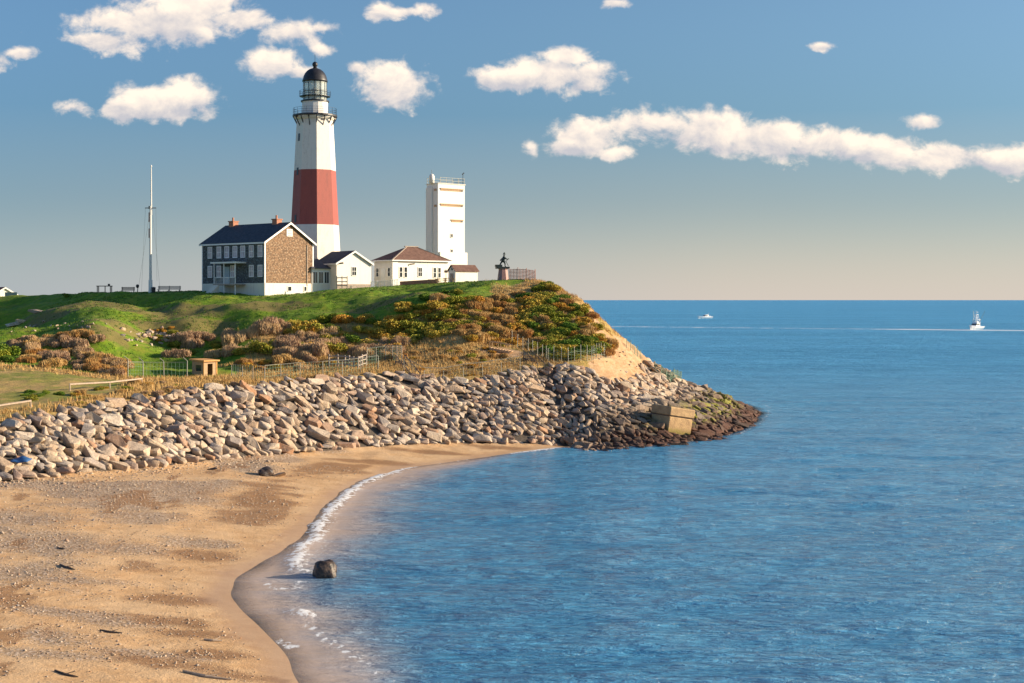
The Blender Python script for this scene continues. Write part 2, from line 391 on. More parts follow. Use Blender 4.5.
def blur(a, k):
    kk = np.exp(-.5*(np.arange(-3*k, 3*k+1)/k)**2); kk /= kk.sum()
    a = np.apply_along_axis(lambda r: np.convolve(np.pad(r, 3*k, 'edge'), kk, 'valid'), 0, a)
    return np.apply_along_axis(lambda r: np.convolve(np.pad(r, 3*k, 'edge'), kk, 'valid'), 1, a)
HH = blur(HH, 2)
PXX = 512+F*XX/np.maximum(YY, 20); ysg, zsg = colv(PXX)
ROCKM = ((YY > ysg[0]-.3) & (YY < ysg[1]+.6)) | ((PXX > 590) & (DD < 9+8.0*sst(YY, 192, 206)) & (YY > ysg[0]) & (YY < 250))
ROCKM = ROCKM | ((PXX > 605) & (HH < 6.5+(fbm(XX*.3, YY*.3, 2, 85)-.5)*2) & (YY < 240) & (DD > 0) & (YY > 160))
ROCKM = (ROCKM & (DD > -2.5)) | ((PXX > 572) & (PXX < 800) & (DD > -1.6) & (YY < ysg[0]+1) & (YY > 150))
onhill = sst(YY, ysg[1], ysg[1]+4)*sst(DD, 5, 14)
# rolls and hollows of the hillside, small bumps everywhere, ripples and scallops on the beach
slopezone = sst(YY, ysg[2], ysg[2]+12)*(1-sst(YY, ysg[4]-8, ysg[4]+4))*onhill
HH += slopezone*((fbm(XX*.07+3, YY*.09, 3, 21)-.5)*4.2 + (fbm(XX*.3, YY*.3, 3, 22)-.5)*.7*sst(XX, -35, -12))
hx_ = XX + 2.5*(fbm(XX*.08, YY*.08, 3, 81)-.5)*4 + (YY-205)*.12
ph_ = np.mod((hx_+40.0)/13.5, 1.0); saw = .5-.5*np.cos(2*np.pi*ph_)
leftz = slopezone*(1-sst(PXX, 170, 235))*sst(YY, ysg[2]+6, ysg[2]+18)*(1-sst(YY, ysg[4]-14, ysg[4]-4))*(.6+.8*fbm(XX*.06, YY*.12, 2, 82))
HH += leftz*((fbm(hx_*.085+9, YY*.06, 2, 84)-.5)*5.0 + (saw-.5)*.5)
# erosion gullies in the bare bluff face to seaward
bluffz = sst(PXX, 560, 610)*sst(YY, ysg[2]-6, ysg[2]+4)*(DD > 4)
HH += bluffz*((fbm(XX*.5+YY*.45, YY*.08, 3, 23)-.5)*1.6 + (fbm(XX*1.1, YY*1.1, 2, 87)-.5)*.5)
beachz = (DD > .5) & (YY < ysg[0])
HH += np.where(beachz, ((fbm(XX*.16, YY*.10, 3, 24)-.5)*.35+(fbm(XX*.9, YY*.7, 3, 25)-.5)*.10)*sst(DD, .5, 6), 0)
HH += np.where(onhill > .2, (fbm(XX*.8, YY*.8, 2, 26)-.5)*.25, 0)
HH -= np.where(ROCKM, .35, 0)
def samp(G, x, y):
    x = np.asarray(x, float); y = np.asarray(y, float)
    i = np.clip(np.searchsorted(GX, x)-1, 0, len(GX)-2); j = np.clip(np.searchsorted(GY, y)-1, 0, len(GY)-2)
    u = (x-GX[i])/(GX[i+1]-GX[i]); v = (y-GY[j])/(GY[j+1]-GY[j])
    return (G[j, i]*(1-u)+G[j, i+1]*u)*(1-v)+(G[j+1, i]*(1-u)+G[j+1, i+1]*u)*v
def gz(x, y): return float(samp(HH, x, y))
_ys = np.arange(46, 290, .3)
def hit(px, py):
    """the point of the ground seen along one bearing"""
    t = (px-512)/F; s = (HOR-py)/F
    h = samp(HH, t*_ys, _ys); k = np.argmax(h > CAMZ+s*_ys)
    y = _ys[k] if h[k] > CAMZ+s*_ys[k] else 235.0
    return Vector((t*y, y, gz(t*y, y)))

# ---- ground zones
def ell(px, py, rx, ry, soft=.5):
    c = hit(px, py); q = np.hypot((XX-c.x)/rx, (YY-c.y)/ry)
    return 1-sst(q+(fbm(XX*.35, YY*.35, 3, 31)-.5)*.9, 1-soft, 1+soft*.6)
behind_top = sst(YY, ysg[1]-.5, ysg[1]+1.0)
PXX0 = PXX; PXX = PXX + (fbm(XX*.15, YY*.15, 3, 77)-.5)*110; lawn = behind_top*sst(YY, ysg[2]-3, ysg[2]+1)*(1-sst(PXX, 485, 540)*(1-sst(YY, ysg[4]+2, ysg[4]+6)))
lawn *= 1-sst(PXX, 215, 260)*(1-sst(YY, ysg[3]-2, ysg[3]+6))*(1-sst(YY, 400, 401))
PXX = PXX0; straw = behind_top*(1-lawn)
straw = np.clip(straw, 0, 1)
nz1 = fbm(XX*.10, YY*.10, 4, 33)
field = behind_top*(1-sst(PXX, 95, 150))*sst(YY, ysg[1]+5, ysg[1]+12)*(1-sst(YY, ysg[2]-10, ysg[2]-3))   # mown field far left
worn = np.zeros_like(XX)
for a in ((115,324,6,5),(85,330,6,3),(155,328,4,3),(185,314,9,4),(105,306,12,3),(205,330,6,3),(60,315,9,2.5),(270,306,7,2.5),(385,303,9,1.5)):
    worn = np.maximum(worn, ell(*a))
dirt = sst(PXX+(fbm(XX*.25, YY*.25, 3, 83)-.5)*30, 586, 606)*sst(YY, ysg[1]-2, ysg[1]-1)*(1-sst(DD+(fbm(XX*.2, YY*.2, 3, 86)-.5)*5, 19.5, 22.5))
dirt = np.maximum(dirt, ell(610,345,5,5)*.9); dirt = np.maximum(dirt, ell(500,352,3.5,2.5)); dirt = np.maximum(dirt, ell(588,318,2.2,6))
ELW = [(205,556,2.6,2.2),(172,600,2.6,1.8),(188,634,2.6,1.2),(222,655,2.2,1.2),(245,520,3.4,2.6),(255,500,3.2,2.6),(272,486,3.4,2),(330,470,4,2.2),(370,462,5,1.6),(430,453,6,1.3),(505,448,6,1.2),(240,676,3,1.0)]
ELG = [(60,540,6,3),(120,548,5,2.5),(200,545,4,2),(110,505,7,4),(180,500,6,4),(20,520,5,5),(130,622,4,1.6),(60,612,5,1.6),(150,655,4,1.2),(40,655,4,1.2),(60,580,5,1.5)]
gravel = sst(fbm(XX*.10+YY*.10, YY*.16-XX*.06, 5, 35), .40, .72)*sst(DD, 5, 12)*beachz
wrack = np.maximum(sst(fbm(XX*.16+YY*.02+5, YY*.22, 5, 36), .46, .70)*sst(DD, 1.8, 3.2)*(1-sst(DD, 6, 10)), .8*sst(fbm(XX*.5, YY*.2, 3, 37), .66, .74)*sst(DD, 8, 12))*beachz
for e_ in ELW: wrack = np.maximum(wrack*.999, ell(*e_, .8)*beachz*(.55+.9*fbm(XX*1.1, YY*.8, 3, 90)))
for e_ in ELG: gravel = np.maximum(gravel, .85*ell(*e_, .9)*beachz)
za = np.stack([lawn, straw, dirt, ROCKM*1.0], -1); zb_ = np.stack([gravel, wrack, worn, field], -1)
def grid_faces(nx, ny):
    i = np.arange(nx-1); j = np.arange(ny-1); I, J = np.meshgrid(i, j); a = (J*nx+I).ravel()
    return np.stack([a, a+1, a+1+nx, a+nx], -1)
def ground_mat():
    m, t, b = newmat('ground'); p = t.pos()
    A = t.n.new('ShaderNodeAttribute'); A.attribute_name = 'za'; B = t.n.new('ShaderNodeAttribute'); B.attribute_name = 'zb'
    a = t.sepc(A.outputs[0]); rockm = A.outputs['Alpha']; g = t.sepc(B.outputs[0]); fieldm = B.outputs['Alpha']
    d = t.attr('shore', 'Fac')
    nf = t.noise(p, 6, 5, .65); nm = t.noise(p, 1.1, 5, .6); nl = t.noise(p, .18, 4, .6); ng = t.noise(p, 16, 3, .7)
    edge = t.mul(t.sub(nm, .5), .7)
    # sand
    sand = t.mix(t.ramp(nm, .35, .68), (.60, .36, .17), (.72, .47, .25)); sand = t.mix(t.ramp(ng, .47, .68, 0, .75), sand, (.34, .22, .13))
    sand = t.mix(t.ramp(nl, .42, .62, 0, .45), sand, (.70, .50, .30))
    vr = t.voro(p, 5.0, 'F1', 1); vd = t.voro(p, 5.0, 'F1', 0)
    peb = t.mix(t.sepc(vr)[0], (.20, .17, .16), (.62, .52, .44))
    peb = t.mix(t.ramp(vd, .35, .62), peb, (.22, .16, .11))
    gm = t.ramp(t.add(g[0], t.add(t.mul(edge, .8), t.mul(t.sub(ng, .5), 2.2))), .22, .80)
    sand = t.mix(t.mul(gm, .70), sand, peb)
    wm = t.ramp(t.add(g[1], t.add(t.mul(edge, 1.3), t.mul(t.sub(ng, .5), 2.4))), .22, .80)
    sand = t.mix(t.mul(wm, .88), sand, t.mix(nf, (.17, .08, .035), (.40, .22, .10)))
    wet = t.ramp(t.add(d, t.mul(t.sub(nl, .5), 4.0)), .4, 2.8, 1, 0)
    sand = t.mix(t.mul(wet, .38), sand, (.40, .23, .12))
    # grass
    gr = t.mix(t.ramp(nm, .35, .65), (.105, .205, .007), (.21, .32, .012)); gr = t.mix(t.ramp(t.noise(p, .30, 5, .7), .48, .66, 0, .7), gr, (.30, .30, .03)); gr = t.mix(t.ramp(t.noise(p, .9, 6, .75), .52, .66, 0, .65), gr, (.22, .17, .06)); gr = t.mix(t.ramp(nf, .4, .75, 0, .5), gr, (.05, .10, .01))
    gr = t.mix(t.ramp(t.add(g[2], edge), .3, .8, 0, .85), gr, t.mix(nf, (.17, .115, .055), (.25, .21, .06)))
    st = t.mix(t.ramp(nm, .35, .65), (.40, .24, .08), (.56, .36, .14)); st = t.mix(t.ramp(nf, .42, .70, 0, .6), st, (.22, .17, .05)); st = t.mix(t.ramp(nl, .45, .65, 0, .5), st, (.26, .24, .05))
    fl = t.mix(t.ramp(nl, .4, .6), (.24, .25, .04), (.50, .33, .12)); st = t.mix(t.ramp(t.add(fieldm, edge), .3, .7), st, t.mix(t.ramp(nf, .4, .7, 0, .5), fl, (.18, .15, .05)))
    dr = t.mix(t.ramp(t.noise(t.rot(p, .6, (1, .3, 1)), 1.4, 5, .65), .35, .65), (.40, .24, .12), (.54, .35, .19)); dr = t.mix(t.ramp(nf, .50, .70, 0, .7), dr, (.26, .17, .09)); dr = t.mix(t.ramp(t.noise(t.scale(p, (.25, .25, 2.2)), 1.2, 4, .7), .45, .62, 0, .45), dr, (.62, .42, .27))
    c = t.mix(t.ramp(t.add(a[1], t.mul(edge, .6)), .35, .65), sand, st)
    c = t.mix(t.ramp(t.add(a[0], t.mul(edge, .6)), .35, .65), c, gr)
    c = t.mix(t.ramp(t.add(a[2], t.mul(edge, 1.1)), .35, .65), c, dr)
    c = t.mix(rockm, c, t.mix(nf, (.05, .04, .035), (.16, .13, .10)))
    t.put(b.inputs['Base Color'], c)
    sandm = t.mul(t.sub(1.0, t.m('MAXIMUM', a[0], a[1])), wet)
    t.put(b.inputs['Roughness'], t.sub(.92, t.mul(sandm, .62))); b.inputs['Specular IOR Level'].default_value = .35
    hgt_ = t.add(t.add(t.mul(nf, .5), t.mul(ng, .25)), t.add(t.mul(nm, .8), t.mul(t.mul(gm, vd), -.35)))
    t.put(b.inputs['Normal'], t.bump(hgt_, t.mul(.6, t.sub(1.0, t.mul(wet, .8))), .22))
    return m
verts = np.stack([XX.ravel(), YY.ravel(), HH.ravel()], -1)
gme = mesh_np('ground', verts, grid_faces(len(GX), len(GY)), ground_mat(), True)
vcol(gme, 'za', za.reshape(-1, 4)); vcol(gme, 'zb', zb_.reshape(-1, 4)); vattr(gme, 'shore', DD.ravel())
ground = link(bpy.data.objects.new('ground', gme)); tag(ground, kind='structure')

# ------------------------------------------------------------------ the sea
WX = axis(-26, 70, .45, -120000, 120000, 1.045); WY = axis(52, 215, .45, -300, 160000, 1.03)
WXX, WYY = np.meshgrid(WX, WY, indexing='xy'); WD = sdist(np.clip(WXX, -400, 400), np.clip(WYY, -100, 600)); WD = np.where(np.hypot(WXX, WYY) > 700, -200, WD)
def waves(X, Y):
    h = 0
    for lam, ang, amp, ph in ((11, 98, .055, 0), (6.3, 80, .035, 1), (4.1, 112, .022, 2), (2.6, 92, .014, 4)):
        k = 2*math.pi/lam; a = R(ang); wv = (fbm(X*.05+ph, Y*.07, 3, 41+ph)-.5)*7
        s = np.sin(k*(X*math.cos(a)+Y*math.sin(a))+wv); h = h + amp*(s+.25*s*s)*(.4+1.2*fbm(X*.03, Y*.03, 2, 50+ph))
    return h
near = np.exp(-np.maximum(np.hypot(WXX-20, WYY-120)-110, 0)/60)
shelter = sst(-WD, .3, 9)
WH = waves(np.clip(WXX, -900, 900), np.clip(WYY, -300, 1500))*near*shelter
# foam and breaker lines: image-read points on the water, kept as world polylines
FOAM = [([(560,447),(520,452),(490,455),(455,460),(425,464),(400,469),(375,478)], .8, 1.0), ([(385,475),(365,483),(350,492),(338,503),(327,513),(318,526),(316,538),(303,546),(300,556),(294,564),(300,573)], .62, 1.0),
        ([(345,500),(336,515),(328,530),(322,548),(316,562)], .5, .5), ([(262,583),(278,589),(296,588),(302,580)], .30, .9), ([(296,612),(306,616)], .55, 1.0), ([(278,640),(290,648),(300,645)], .25, .85),
        ([(306,622),(322,636),(340,648),(352,656),(366,664),(382,676),(400,690)], .24, .8), ([(232,625),(260,632),(300,628)], .14, .35), ([(255,655),(290,668),(330,672)], .12, .3), ([(620,447),(660,445),(700,440),(742,433),(764,420),(770,410)], .35, .55),
        ([(764,404),(770,408)], .5, .5)]
fo = np.zeros_like(WXX); nearm = (np.abs(WXX) < 60) & (WYY < 240) & (WYY > 45)
fx, fy = WXX[nearm], WYY[nearm]; fv = np.zeros_like(fx)
for pl, wd, st_ in FOAM:
    P = [pxw(a, b) for a, b in pl]; dd_ = seg_dist(fx, fy, P)+(fbm(fx*.9, fy*.5, 3, 60)-.5)*1.2*wd
    fv = np.maximum(fv, st_*np.exp(-(np.maximum(dd_, 0)/(wd*1.25))**2))
    if wd in (.62, .2, .55):   # little standing breakers
        WH[nearm] += .16*np.exp(-(dd_/(wd*1.1))**2)
fo[nearm] = fv
def water_mat():
    m, t, b = newmat('sea_water'); p = t.pos(); d = t.attr('shore', 'Fac'); fm = t.attr('foam', 'Fac')
    r0 = t.noise(t.rot(p, .10, (.38, 1, 1)), 4.6, 4, .6, .3); r1 = t.noise(t.rot(p, .04, (.30, 1, 1)), 1.9, 5, .65, .4); r2 = t.noise(t.rot(p, -.25, (.4, 1, 1)), .55, 5, .62, .5); r3 = t.noise(t.rot(p, .3, (.5, 1, 1)), .13, 4, .6); rf = t.noise(t.rot(p, .0, (.5, 1, 1)), .035, 5, .65)
    big = t.noise(t.rot(p, .05, (.25, 1, 1)), .012, 4, .6)
    calm = t.ramp(t.mul(d, -1.0), 1.0, 6, .16, 1.0); calm = t.m('MAXIMUM', calm, t.ramp(t.sep(p)[0], -10, 2))
    h = t.add(t.add(t.add(t.mul(r0, .05), t.mul(r1, .42)), t.mul(r2, .40)), t.add(t.mul(r3, 1.0), t.mul(rf, 2.0)))
    nrm = t.bump(h, calm, 1.9)
    deep = t.mix(t.ramp(t.add(t.mul(r3, .25), t.add(t.mul(big, .25), t.mul(r1, .55))), .40, .68), (.045, .25, .48), (.12, .45, .76))  # ripple sparkle partly painted: base colour lightens and darkens with the ripple noise
    dd = t.add(t.mul(d, -1.0), t.add(t.mul(t.sub(r3, .5), 5.0), t.mul(t.sub(r2, .5), 3.0)))
    dd = t.add(dd, t.mul(t.ramp(t.sep(p)[0], -8, 6), 9.0))
    deep = t.mix(t.ramp(dd, 2.5, 8.5), (.33, .39, .48), deep); deep = t.mix(t.ramp(dd, .0, 5.5), (.58, .43, .33), deep)
    t.put(b.inputs['Base Color'], deep); dist = t.ramp(t.sep(p)[1], 90, 420, smooth=False); t.put(b.inputs['Roughness'], t.ramp(dist, 0, 1, .17, .42)); b.inputs['IOR'].default_value = 1.333; t.put(b.inputs['Specular IOR Level'], t.ramp(dist, 0, 1, .55, .22))
    t.put(b.inputs['Normal'], nrm)
    tr = t.n.new('ShaderNodeBsdfTransparent'); tr.inputs[0].default_value = (.80, .86, .90, 1)
    gl = t.n.new('ShaderNodeBsdfGlossy'); gl.inputs['Roughness'].default_value = .12; t.put(gl.inputs['Normal'], nrm)
    fr = t.n.new('ShaderNodeFresnel'); fr.inputs[0].default_value = 1.333; t.put(fr.inputs['Normal'], nrm)
    sh = t.n.new('ShaderNodeMixShader'); t.put(sh.inputs[0], fr.outputs[0]); t.l.new(tr.outputs[0], sh.inputs[1]); t.l.new(gl.outputs[0], sh.inputs[2])
    dep = t.ramp(t.add(t.mul(d, -1.0), t.mul(t.sub(r3, .5), 2.0)), -.3, 1.3, smooth=False)
    mx = t.n.new('ShaderNodeMixShader'); t.put(mx.inputs[0], t.m('POWER', dep, .8)); t.l.new(sh.outputs[0], mx.inputs[1]); t.l.new(b.outputs[0], mx.inputs[2])
    fd = t.n.new('ShaderNodeBsdfDiffuse'); fd.inputs[0].default_value = (.82, .84, .86, 1)
    fn = t.noise(t.rot(p, .2, (1, .6, 1)), 2.4, 7, .70, .4); caps = t.noise(t.rot(p, .0, (.3, 1, 1)), .22, 7, .72)
    foam = t.ramp(t.add(fm, t.mul(t.sub(fn, .5), 3.2)), .55, 1.0)
    foam = t.mul(foam, t.ramp(fm, .02, .25))
    px_, py_, _z = t.sep(p)[:3]
    # wake of the fishing boat: a straight band of broken water out at sea
    wl = t.m('ABSOLUTE', t.add(t.sub(t.add(py_, t.mul(px_, .5417)), 939.8), t.mul(t.sub(t.noise(p, .02, 3), .5), 22)))
    wake = t.mul(t.ramp(wl, 20, 6), t.mul(t.ramp(px_, 20, 60), t.ramp(t.add(t.mul(t.noise(t.rot(p, 0, (1, .3, 1)), .16, 4, .7), .8), t.mul(t.ramp(px_, 200, 262), .35)), .30, .56)))
    foam = t.m('MAXIMUM', foam, t.mul(wake, .75))
    cap = t.mul(t.ramp(caps, .705, .74), t.ramp(t.mul(d, -1), 60, 150)); foam = t.m('MAXIMUM', foam, t.mul(cap, .5))
    fs = t.n.new('ShaderNodeMixShader'); t.put(fs.inputs[0], t.mul(foam, .92)); t.l.new(mx.outputs[0], fs.inputs[1]); t.l.new(fd.outputs[0], fs.inputs[2])
    t.l.new(fs.outputs[0], t.n['Material Output'].inputs[0]); return m
wme = mesh_np('sea', np.stack([WXX.ravel(), WYY.ravel(), WH.ravel()], -1), grid_faces(len(WX), len(WY)), water_mat(), True)
vattr(wme, 'shore', WD.ravel()); vattr(wme, 'foam', fo.ravel())
tag(link(bpy.data.objects.new('sea', wme)), kind='structure')

# ------------------------------------------------------------------ buildings
def at(px, Y, py=None):
    return Vector(((px-512)/F*Y, Y, gz((px-512)/F*Y, Y) if py is None else CAMZ+(HOR-py)/F*Y))
def ab(side, a0, a1, o0, o1, z0, z1, W=0.0):
    """box ranges on a wall: 'R' is the wall on local y = 0 facing -y; 'L' the wall on local x = 0 facing -x"""
    return (a0, a1, -o1, -o0, z0, z1) if side == 'R' else (-o1, -o0, a0, a1, z0, z1)
def window(root, side, a, z0, wd, h, off=0.0, mun=1, frame='trim', rows=2):
    mb = MB(); t = .11; o1 = off+.07
    mb.box(*ab(side, a-wd/2-t, a-wd/2, off, o1, z0-t, z0+h+t)); mb.box(*ab(side, a+wd/2, a+wd/2+t, off, o1, z0-t, z0+h+t))
    mb.box(*ab(side, a-wd/2, a+wd/2, off, o1, z0+h, z0+h+t)); mb.box(*ab(side, a-wd/2-.04, a+wd/2+.04, off, o1+.05, z0-t, z0))
    for k in range(1, rows): zz = z0+h*k/rows; mb.box(*ab(side, a-wd/2, a+wd/2, off+.01, o1-.01, zz-.035, zz+.035))
    for k in range(1, mun+1): aa = a-wd/2+wd*k/(mun+1); mb.box(*ab(side, aa-.025, aa+.025, off+.012, o1-.012, z0, z0+h))
    f = mb.build('window', M[frame], root)
    MB().box(*ab(side, a-wd/2, a+wd/2, off+.004, off+.03, z0, z0+h)).build('pane', M['blind' if frame == 'bright' else 'glass'], f)
    return f
def gable_house(root, Wd, L, ze, zr, wallm, roofm_, fz=None, fm=None, over=.35, z0=-1.5, front='shingle', wallname='wall'):
    """ridge along local y; gable on y = 0"""
    zb = z0 if fz is None else fz
    mb = MB(); pts = [(0, 0, zb), (Wd, 0, zb), (Wd, 0, ze), (Wd/2, 0, zr), (0, 0, ze)]
    mb.poly(pts, (0, L, 0)); mb.build(wallname, wallm, root)
    if fz is not None: MB().box(-.05, Wd+.05, -.05, L+.05, z0, fz).build('foundation', fm, root)
    sl = (zr-ze)/(Wd/2); th = .16; mb = MB()
    for s in (0, 1):
        x0 = -over if s == 0 else Wd+over; zz = ze-sl*over
        mb.poly([(x0, -over, zz+.03), (Wd/2, -over, zr+.03), (Wd/2, -over, zr+.03+th), (x0, -over, zz+.03+th)], (0, L+2*over, 0))
    rf = mb.build('roof', roofm_, root)
    mb = MB()      # bargeboards and eave boards
    for s in (0, 1):
        x0 = -over if s == 0 else Wd+over; zz = ze-sl*over
        for y in (-over-.05, L+over+.01):
            mb.poly([(x0, y, zz-.16), (Wd/2, y, zr-.16), (Wd/2, y, zr+.17), (x0, y, zz+.17)], (0, .04, 0))
        mb.box(x0-.03 if s == 0 else x0-.01, x0+.01 if s == 0 else x0+.03, -over, L+over, zz-.1, zz+.15)
    mb.build('bargeboard', M['trim'], root)
    return rf

# keeper's house, shingled, with its tall foundation
K = at(264.7, 228, 295.6); K.z = CAMZ+(300-295.6)*228/F
keep = thing('keepers_house', 'large two storey brown shingled house with dark gable roof and two orange chimneys', 'house', K, R(50))
HW, HL = 10.4, 16.1; Z0 = K.z
zf = 19.75-Z0; zev = 26.45-Z0; zrd = zev+3.15
rf = gable_house(keep, HW, HL, zev, zrd, M['shingle'], M['roof_dark'], zf, M['conc_white'], .4, -2.5)
for (f_, hh) in ((.89, 1.0), (.19, .95)):
    y = f_*HL; hh *= .72; ch = MB().box(HW/2-.55, HW/2+.55, y-.6, y+.6, zrd-1.0, zrd+hh).box(HW/2-.66, HW/2+.66, y-.71, y+.71, zrd+hh, zrd+hh+.16)
    c_ = ch.build('chimney', M['chimney'], rf)
    MB().tube((HW/2-.1, y, zrd+hh+.16), (HW/2-.1, y, zrd+hh+.75), .17).build('flue', M['chimney'], c_)
for x, y in ((0, 0), (HW, 0), (0, HL)): MB().box(x-.06 if x == 0 else x-.14, x+.14 if x == 0 else x+.06, y-.06 if y == 0 else y-.14, y+.14 if y == 0 else y+.06, zf, zev-.02).build('corner_board', M['bright'], keep)
MB().box(-.05, -.002, .15, HL-.15, zf+.003, zev-.03).build('front_shade_shingles', M['shingle_shade_tint'], keep)  # thin sheet added over the front, its shade painted as a bluish dark tint
for u in (133, 192, 243, 295, 345, 398, 452): window(keep, 'L', (478-u)/398*HL, 24.05-Z0, .95, 1.75, .052, 1, 'bright')
for u in (133, 192, 398, 452): window(keep, 'L', (478-u)/398*HL, 20.85-Z0, .95, 1.75, .052, 1, 'bright')
window(keep, 'L', (478-280)/398*HL, 20.85-Z0, .9, 1.75, .052, 1, 'bright')
# attic louvre and small windows of the gable and its foundation
mb = MB().box(HW/2-.62, HW/2+.62, -.09, -.004, zrd-2.15, zrd-.95); lv = mb.build('louvre', M['trim'], keep)
mb = MB()
for k in range(4): mb.box(HW/2-.45, HW/2+.45, -.115, -.09, zrd-2.02+k*.27, zrd-1.90+k*.27)
mb.build('slats', M['wood_grey'], lv)
for a, w_ in ((5.2, .75), (.0, 0), (8.6, .5)):
    if w_: window(keep, 'R', a, zf-1.25, w_, .7, .05, 0, 'trim', 1)
MB().box(8.95, 9.08, -.12, -.004, zf-2, zev-.3).build('downpipe', M['wood_grey'], keep)
MB().box(6.6, 7.6, -1.1, -.1, -1.0, .45).build('utility_box', M['steel'], keep)
# porch: flat hood on posts over a boarded landing with rails and steps
ya, yb = (478-365)/398*HL, (478-205)/398*HL
MB().box(-2.3, -.004, ya, yb, 23.0-Z0, 23.25-Z0).build('porch_roof', M['trim'], keep)
MB().box(-.16, -.052, (478-262)/398*HL, (478-222)/398*HL, zf, 22.5-Z0).build('door', plain('pale_blue_door', (.34, .42, .48), .5), keep)
MB().box(-2.15, -.06, ya+.2, yb-.5, zf-.35, zf-.1).build('landing', M['wood_grey'], keep)
for y in (ya+.35, (ya+yb)/2, yb-.7): MB().box(-2.1, -1.98, y-.06, y+.06, zf-2.0, 23.0-Z0).build('post', M['trim'], keep)
mb = MB()
for k in range(18):
    y = ya+.4+k*(yb-ya-1.2)/17; mb.box(-2.07, -2.03, y-.02, y+.02, zf-.1, zf+.9)
mb.box(-2.1, -2.0, ya+.3, yb-.65, zf+.9, zf+.98); mb.build('railing', M['trim'], keep)
mb = MB()
for k in range(7): mb.box(-2.2-.3*(k+1), -2.2-.3*k, yb-2.2, yb-.8, zf-2.6, zf-.3-k*.25)
mb.build('steps', M['conc_white'], keep)

# lighthouse
YL = 250.0; lx = (315.0-512)/F*YL; LG = gz(lx, YL)-.4
zy = lambda py: CAMZ+(HOR-py)*YL/F - LG
BAND0, BAND1 = zy(225.3), zy(170.8)
M['tower'] = tower_paint()
lh = thing('lighthouse', 'tall white octagonal lighthouse with broad red band, black domed lantern and gallery', 'lighthouse', (lx, YL, LG), 0)
k_ = YL/F; a0 = R(-77)
rt, rb = 17.9*k_, 27.4*k_; zt_ = zy(117)
prof = [(rb, -2)] + [(rb+(rt-rb)*f, zt_*f) for f in (0.0, .25, .5, .75, 1.0)]
MB().lathe(prof, 8, 0, 0, a0).build('tower', M['tower'], lh)
MB().lathe([(rt+.25, zt_-.55), (rt+.55, zt_-.25), (rt+.55, zt_-.02)], 8, 0, 0, a0).build('cornice', M['tower'], lh)
rg = 22.3*k_
dk_ = MB().lathe([(rg, zt_), (rg, zt_+.28)], 24, 0, 0, a0).build('gallery_deck', M['black'], lh)
for k in range(16):
    t = a0+2*math.pi*k/16; c, s = math.cos(t), math.sin(t)
    MB().bar((c*(rt-.3), s*(rt-.3), zt_-1.9), (c*(rg-.15), s*(rg-.15), zt_-.1), .11, .15).bar((c*(rt+.1), s*(rt+.1), zt_-.16), (c*(rg-.1), s*(rg-.1), zt_-.16), .14, .18).build('bracket', M['black'], lh)
def railing(root, r, z, h, n, posts, rr=.035, name='railing'):
    mb = MB()
    for k in range(n):
        t0, t1 = 2*math.pi*k/n, 2*math.pi*(k+1)/n
        for q in (h, h*.66, h*.33): mb.tube((r*math.cos(t0), r*math.sin(t0), z+q), (r*math.cos(t1), r*math.sin(t1), z+q), rr, n=4)
    for k in range(posts): t0 = 2*math.pi*k/posts; mb.tube((r*math.cos(t0), r*math.sin(t0), z), (r*math.cos(t0), r*math.sin(t0), z+h), rr*1.1, n=4)
    return mb.build(name, M['black'], root)
railing(lh, rg-.12, zt_+.28, 1.15, 32, 24, .024)
rd = 12.9*k_; zd0 = zt_+.28; zd1 = zy(101.6)
MB().lathe([(rd, zd0), (rd, zd1-.1)], 16).build('watch_room', M['white'], lh)
MB().lathe([(rd+.22, zd1-.1), (rd+.22, zd1+.12)], 24).build('lantern_deck', M['black'], lh)
rlan = 11.4*k_; zg1 = zy(81.8)
m_, t_, b_ = newmat('lantern_glass'); b_.inputs['Base Color'].default_value = (.75, .80, .72, 1); b_.inputs['Roughness'].default_value = .05; b_.inputs['IOR'].default_value = 1.45
b_.inputs['Transmission Weight'].default_value = .5; M['lantern'] = m_
MB().lathe([(rlan, zd1+.12), (rlan, zg1)], 24).build('lantern_glass', M['lantern'], lh, False)
mb = MB()
for k in range(12):
    t = 2*math.pi*k/12+.1; c, s = math.cos(t)*(rlan+.03), math.sin(t)*(rlan+.03); mb.tube((c, s, zd1), (c, s, zg1), .055, n=5)
for z in (zd1+.2, zd1+(zg1-zd1)*.5, zg1-.05):
    for k in range(24):
        t0, t1 = 2*math.pi*k/24, 2*math.pi*(k+1)/24; q = rlan+.03; mb.tube((q*math.cos(t0), q*math.sin(t0), z), (q*math.cos(t1), q*math.sin(t1), z), .05, n=4)
mb.build('lantern_bars', M['black'], lh)
MB().lathe([(.35, zd1+.1), (.55, zd1+.9), (.75, zd1+1.4), (.55, zd1+2.0), (.2, zd1+2.4)], 16).build('lamp', M['boatwhite'], lh, True)
railing(lh, rlan+.75, zd1+(zg1-zd1)*.26, .9, 24, 12, .025, 'upper_railing')
MB().lathe([(rlan+.7, zd1+(zg1-zd1)*.24), (rlan+.7, zd1+(zg1-zd1)*.26)], 24).build('upper_walkway', M['black'], lh)
rr_ = 12.1*k_; hd = zy(69)-zg1
prof = [(rr_+.1, zg1-.02), (rr_+.1, zg1+.18)]+[(rr_*math.cos(a), zg1+.18+hd*math.sin(a)) for a in [R(x) for x in (8, 20, 34, 48, 62, 75, 85)]]
dome = MB().lathe(prof, 24).build('dome', M['black'], lh, True)
zt2 = zg1+.18+hd
MB().lathe([(.38, zt2-.15), (.3, zt2+.25), (.42, zt2+.35), (.50, zt2+.6), (.42, zt2+.9), (.16, zt2+1.1)], 16).build('ball', M['black'], dome, True)
